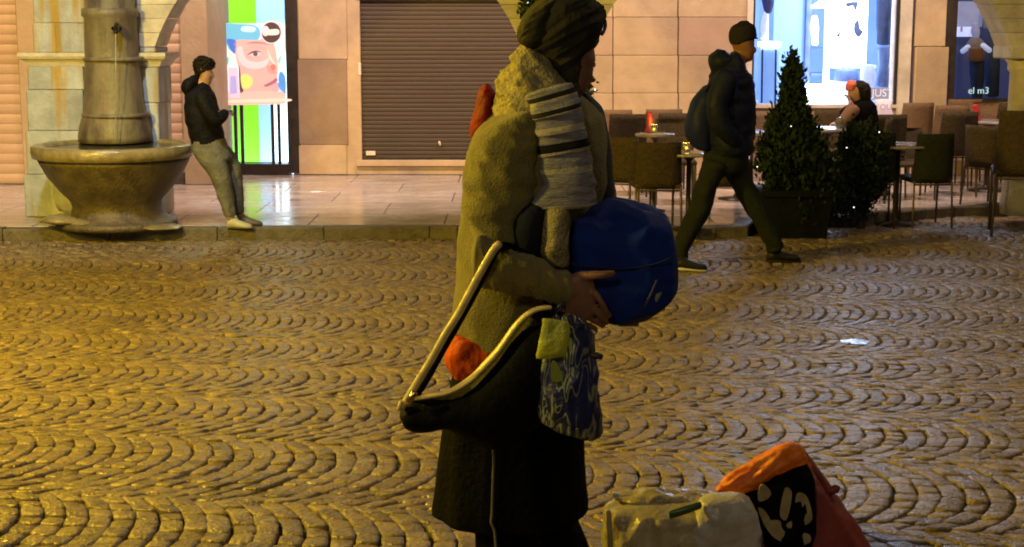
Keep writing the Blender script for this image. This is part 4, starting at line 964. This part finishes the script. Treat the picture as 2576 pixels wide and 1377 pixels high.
MB().loft([(2133,205,2150,204,.04),(2128,214,2156,212,.07),(2128,226,2150,224,.07)], Y3-.01, fold=.005).build('headband', mat('coral_headband',(.75,.16,.10),rough=.7), sw)
MB().loft([(2150,254,2188,250,.1),(2122,272,2202,264,.18),(2112,296,2208,292,.2),(2116,330,2210,330,.2),(2130,395,2216,395,.2)], Y3, fold=.012).build('jacket', 'black', sw)
MB().tube([at(2150,276,Y3-.2), at(2112,316,Y3-.2), at(2130,290,Y3-.16), at(2141,268,Y3-.13)], [.06,.055,.05,.04], 12, sub=4).build('sleeve', mat('brown_sleeve',(.20,.10,.07),rough=.8), sw)
MB().tube([at(2190,276,Y3+.14), at(2150,320,Y3+.17), at(2118,313,Y3+.13)], [.06,.055,.045], 12, sub=4).build('sleeve', 'black', sw)
mb = MB()
for oy in (-.1,.1): mb.tube([at(2195,395,Y3+oy), at(2115,400,Y3+oy), at(2112,480,Y3+oy)], [.11,.08,.06], 12, sub=4)
mb.build('trousers', 'denim', sw)
for oy in (-.1,.1): a = at(2116,480,Y3+oy); foot(MB(), (a.x+.05,Y3+oy,ZP), (a.x-.18,Y3+oy,ZP), .1, .09).build('shoe', 'darkshoe', sw)

# ---- the woman in front
YW = 3.95; zg = G(YW)
ow = thing('person', (at(1320,1300,YW).x, YW, zg), 'old woman in headscarf and olive fleece standing with her arms full', 'person')
mb = MB()
mb.loft([(1405,14,1470,14,.05),(1362,40,1502,38,.075),(1352,80,1504,78,.082),(1358,108,1498,108,.082),(1366,128,1495,124,.078),(1374,146,1498,142,.074),(1382,160,1497,160,.07),(1390,172,1493,171,.068),(1398,186,1492,184,.066),(1404,197,1488,196,.064),(1410,208,1485,206,.062),(1420,222,1479,222,.055),(1436,234,1470,236,.04)], YW, n=30, sub=4)
mb.tube([at(1420,165,YW), at(1385,250,YW), at(1370,300,YW)], [.052,.052,.06], 14, sub=3)
mb.tube([at(1478,150,YW+.04), at(1488,158,YW+.045), at(1493,166,YW+.045)], [.007,.010,.009], 10, sub=2)     # nose
mb.tube([at(1488,200,YW-.015), at(1494,202,YW), at(1488,201,YW+.02)], .007, 8)                # lips
mb.loft([(1290,300,1470,285,.13),(1230,400,1470,400,.145),(1210,520,1480,520,.14),(1200,650,1430,650,.14),(1180,800,1410,800,.15),(1190,950,1420,950,.15)], YW, n=24, sub=4)
mb.tube([at(1285,340,YW-.15), at(1255,470,YW-.16), at(1258,630,YW-.18), at(1340,690,YW-.235), at(1440,732,YW-.27)], [.052,.046,.040,.038,.030], 14, sub=4)
mb.tube([at(1470,330,YW+.17), at(1510,480,YW+.2), at(1520,560,YW+.22), at(1560,690,YW+.2), at(1575,745,YW+.14)], [.05,.044,.04,.034,.028], 14, sub=4)
for oy, xs_ in ((-.10,(1265,1270,1240)),(.10,(1375,1400,1425))):
    mb.tube([at(xs_[0],930,YW+oy), at(xs_[1],1200,YW+oy), at(xs_[2],1560,YW+oy)], [.085,.06,.04], 16, sub=4)
# near hand: palm, thumb over the bundle, fingers curled below it
YH = YW-.27
mb.loft([(1424,700,1412,762,.024),(1448,686,1416,782,.022),(1475,683,1424,800,.019),(1494,706,1452,808,.017),(1499,738,1478,808,.015)], YH, n=18, sub=4, dome=.5)
mb.tube([at(1462,698,YH), at(1484,694,YH-.012), at(1512,692,YH-.022), at(1536,689,YH-.018), at(1545,687,YH-.012)], [.016,.0125,.0105,.0095,.0075], 12, sub=3)
for i, (x0, y0, x1, y1, x2, y2, o_) in enumerate(((1496,735,1512,760,1527,786,-.014),(1486,760,1502,786,1520,806,.000),(1472,782,1488,803,1510,816,.014),(1456,798,1470,815,1492,824,.028))):
    mb.tube([at(x0,y0,YH+o_*.5-.004), at(x1,y1,YH+o_-.006), at(x2,y2,YH+o_+.008), at(x2+8,y2+6,YH+o_+.03)], [.0100,.0088,.0080,.0066], 10, sub=3)
# far hand under the bundle
YH2 = YW+.12
mb.loft([(1556,735,1592,735,.03),(1552,765,1600,765,.034),(1555,795,1604,792,.03)], YH2, n=14, sub=3)
for i in range(4): mb.tube([at(1558+i*12,790,YH2-.02), at(1560+i*13,812,YH2-.05), at(1562+i*13,815,YH2-.09)], [.011,.010,.008], 8, sub=3)
mb.tube([at(1556,750,YH2), at(1535,770,YH2-.02), at(1526,790,YH2-.03)], [.014,.011,.009], 8, sub=3)
mb.build('body', 'skin', ow, remesh=.0046)
for yy, xx, oy in ((137,1484,.058),): MB().ball(at(xx,yy,YW+oy), .0085, 12).build('eye', 'black', ow)
# skirt and trousers
mb = MB(); mb.loft([(1180,840,1400,840,.17),(1150,900,1425,900,.18),(1135,960,1445,960,.19),(1120,1060,1463,1060,.21),(1105,1150,1470,1150,.22),(1094,1230,1478,1225,.23),(1086,1278,1483,1274,.235)], YW, n=48, sub=6, fold=.013, ff=(16,16,1.2), dome=.05)
mb.build('skirt', 'black', ow)
mb = MB(); mb.loft([(1180,1230,1345,1230,.12,-.09),(1190,1300,1345,1300,.115,-.09),(1195,1377,1350,1377,.11,-.09),(1200,1480,1330,1480,.10,-.09),(1205,1570,1310,1570,.09,-.09)], YW, fold=.012, ff=(14,14,3))
mb.loft([(1320,1230,1455,1230,.12,.09),(1330,1300,1450,1300,.115,.09),(1345,1377,1478,1377,.11,.09),(1370,1480,1500,1480,.1,.09),(1385,1560,1500,1560,.09,.09)], YW, fold=.012, ff=(14,14,3), seed=4)
mb.build('trousers', 'black', ow)
for xx, oy in ((1225,-.09),(1400,.09)):
    a = at(xx,1560,YW+oy); foot(MB(), (a.x,YW+oy,G(YW)-.0), (a.x+.23,YW+oy,G(YW)-.0), .10, .09).build('shoe', 'darkshoe', ow)
# jacket
MB().loft([(1300,250,1465,240,.12),(1235,288,1500,270,.17),(1195,330,1522,305,.195),(1172,400,1530,380,.205),(1160,500,1525,480,.20),(1150,600,1490,590,.195),(1143,700,1445,700,.185),(1140,790,1408,795,.18),(1140,845,1392,858,.178),(1150,856,1385,868,.17)], YW, n=72, sub=9, fold=.012, ff=(8,8,7), dome=.15, ridge=.35).build('fleece', 'olive', ow)
MB().loft([(1290,286,1340,282,.06,.03),(1226,318,1362,304,.085,.02),(1184,382,1364,376,.09),(1168,455,1354,458,.09),(1166,530,1335,535,.088),(1174,585,1318,600,.085),(1195,640,1300,660,.085)], YW-.165, n=80, sub=14, fold=.015, ff=lambda p: Vector(((.45*p.x+.9*p.z)*15, p.y*5, (.9*p.x-.45*p.z)*6)), dome=.3, ridge=.65).build('sleeve', 'olive', ow)
MB().loft([(1200,590,1192,700,.075),(1240,608,1220,722,.08),(1300,628,1285,738,.075),(1360,655,1340,750,.068),(1415,676,1392,766,.058),(1446,688,1424,776,.05)], YW-.245, n=72, sub=14, fold=.011, ff=lambda p: Vector(((.9*p.x+.3*p.z)*20, p.y*6, (.3*p.x-.9*p.z)*7)), dome=.2, ridge=.65).build('sleeve', 'olive', ow)
MB().loft([(1462,232,1482,238,.10),(1466,280,1515,275,.13),(1475,340,1528,330,.14),(1485,420,1538,410,.14),(1490,490,1545,480,.13),(1495,560,1548,560,.12)], YW+.08, n=28, fold=.01, ff=(16,16,10)).build('sleeve', 'greyjacket', ow)
MB().loft([(1345,490,1380,490,.05),(1290,530,1385,540,.09),(1282,590,1372,600,.09),(1300,640,1372,650,.06)], YW-.17, fold=.006).build('inner_sweater', 'navy', ow)
MB().loft([(1365,520,1435,515,.06),(1358,560,1437,560,.08),(1352,620,1432,620,.08),(1370,650,1430,665,.06)], YW-.19, fold=.010, ff=(18,18,18)).build('cardigan_front', 'cream_knit', ow)
# scarf: wound round the neck, hanging in front
sf_ = MB()
sf_.loft([(1308,112,1338,108,.05),(1290,138,1385,148,.10),(1268,172,1415,190,.125),(1252,208,1440,222,.135),(1243,240,1458,248,.14),(1243,272,1468,268,.145),(1254,300,1440,300,.14),(1300,318,1400,318,.10)], YW-.02, n=96, sub=14, fold=.017, ff=lambda p: Vector(((.6*p.x+.8*p.z)*26, p.y*13, (.8*p.x-.6*p.z)*12)), ridge=.5)
wrap = sf_.build('scarf', ['cream_knit'], ow)
sf_ = MB()
def smi(t):
    for lo, hi in ((.05,.085),(.20,.235),(.49,.52)):
        if lo <= t <= hi: return 1
    for lo, hi in ((.085,.13),(.235,.29),(.355,.39),(.52,.56),(.67,.70),(.93,1)):
        if lo <= t <= hi: return 2
    return 0
secs = [(1318,244,1440,208,.035,.03),(1332,262,1452,230,.046,.02),(1334,276,1456,246,.040,.01),(1340,300,1464,268,.048),(1345,306,1466,280,.042),(1348,340,1474,318,.047),(1352,352,1477,332,.044),(1354,392,1486,368,.046),(1357,400,1487,380,.040),(1358,430,1491,418,.043),(1358,462,1496,455,.044),(1346,490,1500,482,.045),(1330,514,1502,502,.046),(1334,524,1500,514,.042)]
sf_.loft(secs, YW-.205, n=40, sub=8, mi=smi, fold=.007, ff=(9,9,40), dome=.2, sq=.8)
sf_.build('scarf_end', ['grey_knit','darkstripe','stripe_cream'], wrap)
# headscarf
MB().loft([(1395,-14,1455,-16,.05),(1352,2,1498,-2,.095),(1322,30,1520,22,.115),(1304,66,1522,55,.122),(1300,95,1510,88,.12),(1316,120,1504,112,.115),(1340,146,1488,134,.108),(1366,170,1474,158,.102),(1392,196,1464,184,.096),(1418,222,1460,212,.088),(1440,244,1462,240,.075)], YW, n=110, sub=14, fold=.0085, ff=lambda p: Vector(((-.5*p.x+.87*p.z)*34, p.y*10, (.87*p.x+.5*p.z)*5)), ridge=.55).build('headscarf', 'kerchief', ow)
MB().loft([(1385,2,1410,-6,.04,-.05),(1338,26,1405,8,.045,-.06),(1310,62,1395,50,.05,-.07),(1304,98,1388,92,.05,-.065),(1322,118,1370,122,.04,-.05)], YW, n=80, sub=12, fold=.008, ff=lambda p: Vector(((-.5*p.x+.87*p.z)*40, p.y*12, (.87*p.x+.5*p.z)*6)), ridge=.5).build('headscarf_fold', 'kerchief', ow)
gls = MB(); gls.tube([at(1508,38,YW-.03), at(1522,52,YW-.03), at(1522,72,YW-.03), at(1514,88,YW-.03)], .004, 8, sub=3)
gls.build('glasses_frame', 'darkframe', ow)
MB().loft([(1505,42,1514,44,.02),(1506,60,1519,60,.03),(1506,84,1513,84,.02)], YW-.02, n=16).build('glasses_lens', mat('pale_lens',(.55,.45,.50),rough=.1), ow)
# red hood and orange pouch
MB().loft([(1212,216,1236,214,.03),(1203,232,1248,236,.06),(1198,262,1252,262,.07),(1188,296,1252,298,.08),(1184,325,1240,320,.07),(1184,345,1215,340,.04)], YW+.05, n=50, sub=9, fold=.012, ff=(16,16,12), ridge=.6).build('red_hood', 'red', ow)
MB().loft([(1142,834,1250,860,.10),(1128,862,1262,876,.11),(1123,900,1255,912,.11),(1136,934,1225,944,.10)], YW-.06, n=60, sub=10, fold=.010, ff=(20,20,9), ridge=.8, sq=.65, dome=.05).build('orange_shirt_hem', 'orange', ow)
# ---- things she carries
bun = thing('bundle', at(1565,660,YW-.08), 'blue nylon bundle hugged in the old woman\'s arms', 'bag')
MB().loft([(1428,560,1430,672,.10),(1440,524,1440,706,.14),(1466,507,1464,752,.155),(1505,502,1498,786,.16),(1555,508,1545,806,.165),(1605,516,1600,802,.165),(1650,530,1645,782,.155),(1680,548,1676,758,.14),(1695,610,1695,728,.10)], YW-.06, n=96, sub=12, fold=.013, ff=(6,6,10), dome=.12, sq=.55, ridge=.8).build('cover', 'bluebag', bun)
MB().tube([at(x,y,YW-.232) for x, y in ((1436,664),(1480,672),(1540,676),(1600,674),(1650,664),(1685,650))], .0022, 8, sub=3).build('crease_line', mat('dark_blue_crease',(.003,.008,.06),rough=.8), bun)  # crease shade put in as a thin darker tube across the cover
MB().tube([at(1668,712,YW-.205), at(1655,742,YW-.215), at(1640,770,YW-.20)], .0075, 8, flatten=.4).build('strap', mat('pale_strap',(.28,.33,.33),rough=.6), bun)
MB().tube([at(1652,706,YW-.222), at(1638,740,YW-.225), at(1622,772,YW-.215)], .004, 8).build('strap', mat('blue_strap',(.05,.06,.16),rough=.6), bun)
hb = thing('handbag', at(1200,1040,YW-.33), 'black crescent shoulder bag with tan edge hanging from the old woman\'s forearm', 'handbag')
YB = YW-.34
MB().loft([(1010,1032,1012,1058,.03),(1026,1012,1024,1080,.05),(1070,1004,1068,1088,.06),(1130,994,1126,1080,.07),(1190,962,1186,1110,.075),(1250,902,1244,1130,.08),(1305,828,1300,1110,.08),(1345,790,1345,1080,.075),(1395,780,1398,1030,.07),(1440,800,1440,980,.06),(1468,850,1465,930,.04)], YB, n=36, sub=6, fold=.004).build('body', 'blackbag', hb)
tp = [(1030,1006),(1075,998),(1130,986),(1180,958),(1218,922),(1256,880),(1292,828),(1322,795),(1352,778),(1385,774)]
MB().tube([at(x,y,YB-.035) for x, y in tp], [.005,.005,.006,.008,.009,.009,.008,.007,.006,.005], 10, sub=3, flatten=2.6).build('piping', 'goldtrim', hb)
MB().tube([at(x,y,YB-.03) for x, y in ((1012,1024),(1045,970),(1085,905),(1118,845),(1150,795),(1180,740),(1212,680),(1240,632),(1256,614))], .0095, 10, sub=3, flatten=1.1).build('strap', 'goldtrim', hb)
MB().tube([at(x,y,YB+o_) for x, y, o_ in ((1040,1006,0),(1075,950,0),(1112,882,0),(1148,820,0),(1180,762,0),(1210,705,0),(1236,652,0),(1258,620,.02),(1300,640,.16),(1360,720,.16),(1395,785,.05))], .010, 10, sub=3, flatten=1.4).build('strap', 'blackbag', hb)
MB().tube([at(1043,988,YB-.07), at(1028,1012,YB-.07)], .008, 8).build('buckle', 'brass', hb)
MB().tube([at(1010,1012,YB-.05), at(1003,1030,YB-.05)], .006, 8).build('strap_tip', 'goldtrim', hb)
def dirtymat():
    m = mat('printed_plastic', (.012,.016,.13), (.007,.009,.04), rough=.4, scale=7, bump=.6, bscale=20)
    return m
M['printnavy'] = dirtymat()
def printmat():
    m = M['printnavy']; nt = m.node_tree; N = nt.nodes; L = nt.links; b = N['Principled BSDF']; old = b.inputs['Base Color'].links[0].from_socket
    tc = N.new('ShaderNodeTexCoord'); mp = N.new('ShaderNodeMapping'); L.new(tc.outputs['Object'], mp.inputs[0]); mp.inputs['Scale'].default_value = (34,10,10)
    nz = N.new('ShaderNodeTexNoise'); nz.inputs['Scale'].default_value = 1; nz.inputs['Detail'].default_value = 1.5; nz.inputs['Distortion'].default_value = 1.2; L.new(mp.outputs[0], nz.inputs[0])
    rp = N.new('ShaderNodeValToRGB'); e = rp.color_ramp.elements; e[0].position = .47; e[0].color = (0,0,0,1); e[1].position = .50; e[1].color = (1,1,1,1)
    for p_, c_ in ((.53,1),(.56,0),(.64,0),(.66,1)): q = e.new(p_); q.color = (c_,c_,c_,1)
    L.new(nz.outputs['Fac'], rp.inputs[0]); mx = N.new('ShaderNodeMix'); mx.data_type = 'RGBA'
    L.new(rp.outputs[0], mx.inputs[0]); L.new(old, mx.inputs[6]); mx.inputs[7].default_value = (.20,.23,.16,1); L.new(mx.outputs[2], b.inputs['Base Color'])
printmat()
M['printpale'] = mat('pale_print', (.17,.19,.14), (.09,.10,.08), rough=.5, scale=30)
cb = thing('carrier_bag', at(1430,950,YW-.33), 'printed navy carrier bag with a bright yellow patch hanging in front of the black skirt', 'bag')
YC = YW-.36
MB().loft([(1400,800,1470,806,.03),(1372,835,1488,838,.05),(1352,880,1498,880,.065),(1340,940,1503,940,.075),(1338,990,1508,1000,.08),(1348,1040,1516,1050,.08),(1385,1072,1515,1085,.07),(1440,1090,1500,1100,.04)], YC, n=64, sub=10, fold=.012, ff=(16,16,8), ridge=.7).build('body', 'printnavy', cb)
def sur(x, y):  # rough front surface of the carrier bag
    return YC-.080+abs((x-1425)/85)**2*.045
def dab(mbq, pts, r): mbq.tube([at(x,y,sur(x,y)-.004) for x, y in pts], r, 6, sub=3, flatten=.5); return mbq
for pts, r in ((((1412,1070),(1414,1088)),.005),(((1432,1076),(1433,1092)),.005),(((1452,1080),(1453,1099)),.005),(((1472,1082),(1471,1101)),.005),(((1490,1082),(1492,1100)),.005)):
    dab(MB(), pts, r).build('fringe', 'printpale', cb)
MB().loft([(1368,802,1432,812,.006),(1360,845,1434,850,.012),(1354,880,1420,890,.010),(1350,902,1405,900,.005)], YC-.085, n=24, sub=5, fold=.006, ff=(25,25,25), sq=.6).build('yellow_patch', 'yellowvis', cb)
poly_px(MB(), smoothpoly([(1388,912),(1402,915),(1415,955),(1388,958)]), YC-.092, .004).build('green_patch', mat('lime_patch',(.20,.25,.03),rough=.5), cb, smooth=False)
MB().tube([at(1395,808,YC-.02), at(1402,780,YC+.03), at(1420,760,YC+.08)], .007, 8, sub=3).build('handle', 'printnavy', cb)
MB().tube([at(1485,893,YC-.05), at(1503,896,YC-.05), at(1513,897,YC-.05)], [.006,.009,.007], 8).build('clip', 'darkframe', cb)
cd = thing('cord', at(1240,1060,YW-.28), 'thin grey drawstring hanging down the front of the black skirt', 'cord')
MB().tube([at(x,y,YW-.29) for x, y in ((1238,1078),(1242,1150),(1240,1220),(1238,1290),(1236,1315),(1244,1335),(1248,1377),(1250,1410))], .0035, 8, sub=4).build('string', 'cord', cd)

# ================================================================== BAGS ON THE GROUND
YR = 4.45
rb = thing('shopping_bag', (at(2040,1377,YR).x, YR, G(YR)), 'large maroon and orange shopping bag with a black printed panel', 'bag')
gy = pix(0, YR-.1, G(YR-.1))[1]
MB().loft([(1975,1118,2010,1120,.02),(1935,1150,2040,1152,.06),(1900,1195,2068,1195,.11),(1885,1245,2098,1243,.145),(1890,1300,2142,1295,.16),(1895,1377,2190,1377,.17),(1900,gy-20,2205,gy-20,.17),(1905,gy,2200,gy,.165)], YR, n=80, sub=10, fold=.014, ff=(10,10,7), sq=.75, dome=.1, ridge=.7).build('body', 'maroon', rb)
MB().loft([(1800,1226,1804,1236,.02,.02),(1836,1192,1850,1246,.03),(1870,1172,1882,1240,.035),(1910,1148,1918,1225,.04),(1950,1122,1962,1198,.04),(1985,1112,2010,1178,.03),(2010,1118,2030,1165,.02)], YR-.13, n=60, sub=12, fold=.009, ff=lambda p: Vector(((.5*p.x-.87*p.z)*34, p.y*14, (.87*p.x+.5*p.z)*9)), ridge=.7).build('opening_flap', 'orangebag', rb)
MB().loft([(1800,1240,1803,1262,.03),(1830,1238,1838,1292,.04),(1870,1222,1880,1282,.05),(1910,1210,1915,1260,.05)], YR-.08, n=20, fold=.008).build('black_lining', 'blackbag', rb)
MB().loft([(1935,1192,2030,1168,.03),(1905,1222,2046,1200,.05),(1898,1270,2052,1262,.06),(1905,1330,2050,1330,.065),(1925,1377,2035,1377,.06),(1935,1420,2020,1420,.05)], YR-.135, n=32, sub=5, fold=.006, ff=(16,16,16), sq=.7).build('printed_panel', 'blackbag', rb)
for pts in ([(1908,1284),(1922,1284),(1938,1310),(1928,1330)][::-1], [(1962,1292),(1975,1232),(1992,1240),(1985,1290),(1975,1310)], [(2004,1244),(2030,1250),(2044,1300),(2034,1310),(2026,1268),(2014,1290),(2002,1300)], [(2008,1300),(2036,1294),(2040,1312),(2018,1322)], [(1925,1318),(1960,1310),(1968,1330),(1990,1352),(2015,1352),(2022,1342),(2038,1348),(2036,1366),(2000,1372),(1950,1355)], [(1912,1225),(1925,1222),(1940,1240),(1930,1256),(1908,1260)], [(1978,1322),(1992,1312),(1990,1332)]):
    D = smoothpoly(pts); cxm = sum(p[0] for p in pts)/len(pts)
    poly_px(MB(), D, YR-.199+abs((cxm-1975)/75)**3*.02, .012).build('print_shape', 'creamprint', rb, smooth=False)
MB().loft([(2086,1228,2092,1246,.012),(2102,1220,2108,1240,.012),(2112,1224,2113,1230,.006)], YR-.08, n=14, fold=.003).build('handle_knot', 'maroon', rb)
MB().tube([at(2022,1140,YR-.08), at(2045,1175,YR-.11), at(2066,1205,YR-.12), at(2085,1240,YR-.12)], .008, 8, sub=4).build('handle', 'maroon', rb)
YQ = 4.25
wb = thing('plastic_bag', (at(1720,1377,YQ).x, YQ, G(YQ)), 'crumpled translucent cream plastic bag standing beside the maroon shopping bag', 'bag')
gy = pix(0, YQ-.1, G(YQ-.1))[1]
MB().loft([(1545,1268,1860,1256,.09),(1528,1282,1885,1264,.125),(1522,1310,1905,1300,.14),(1520,1377,1915,1372,.15),(1522,gy-20,1910,gy-20,.15),(1530,gy,1900,gy,.14)], YQ, n=90, sub=12, fold=.017, ff=(13,13,7), sq=.75, dome=.1, ridge=.9).build('body', 'plastic', wb)
MB().loft([(1760,1262,1892,1256,.05),(1742,1300,1908,1300,.06),(1730,1377,1918,1377,.06),(1730,gy-10,1915,gy-10,.05)], YQ-.10, n=70, sub=10, fold=.012, ff=(9,9,7), sq=.8, ridge=.9).build('front_fold', 'plastic2', wb)
MB().loft([(1545,1246,1555,1262,.03),(1600,1240,1602,1268,.05),(1680,1236,1684,1272,.06),(1750,1238,1752,1268,.05),(1800,1244,1802,1262,.03)], YQ+.02, n=60, sub=9, fold=.020, ff=(16,16,16), ridge=.8).build('crumpled_top', 'plastic', wb)
MB().tube([at(1530,1288,YQ-.14), at(1533,1340,YQ-.15), at(1536,1400,YQ-.15)], .009, 8, flatten=.5).build('edge_fold', 'creamprint', wb)
P = [at(x,y,YQ-.13) for x,y in ((1683,1287),(1760,1262),(1763,1278),(1686,1306))]
MB().loft([(1683,1286,1686,1306,.006),(1720,1274,1724,1294,.01),(1762,1262,1764,1280,.006)], YQ-.14, n=16).build('label', 'greenlabel', wb)

# puddle between the setts that mirrors the lit window
pud = MB(); pc = gpt(2150, 868, .006); pts = []
for i in range(28):
    a_ = 2*math.pi*i/28; rr = 1+.35*noise.noise(Vector((math.cos(a_)*1.3, math.sin(a_)*1.3, 3)))
    pts.append(Vector((pc.x+.09*rr*math.cos(a_), pc.y+.07*rr*math.sin(a_), G(pc.y)+.0062)))
pud.add(pts+[p-Vector((0,0,.02)) for p in pts], [tuple(range(28))]+[(i, i+28, (i+1)%28+28, (i+1)%28) for i in range(28)])
struct(pud.build('puddle', mat('puddle_water', (.05,.04,.03), rough=.22, scale=20, bump=.25, bscale=25), None, smooth=False))
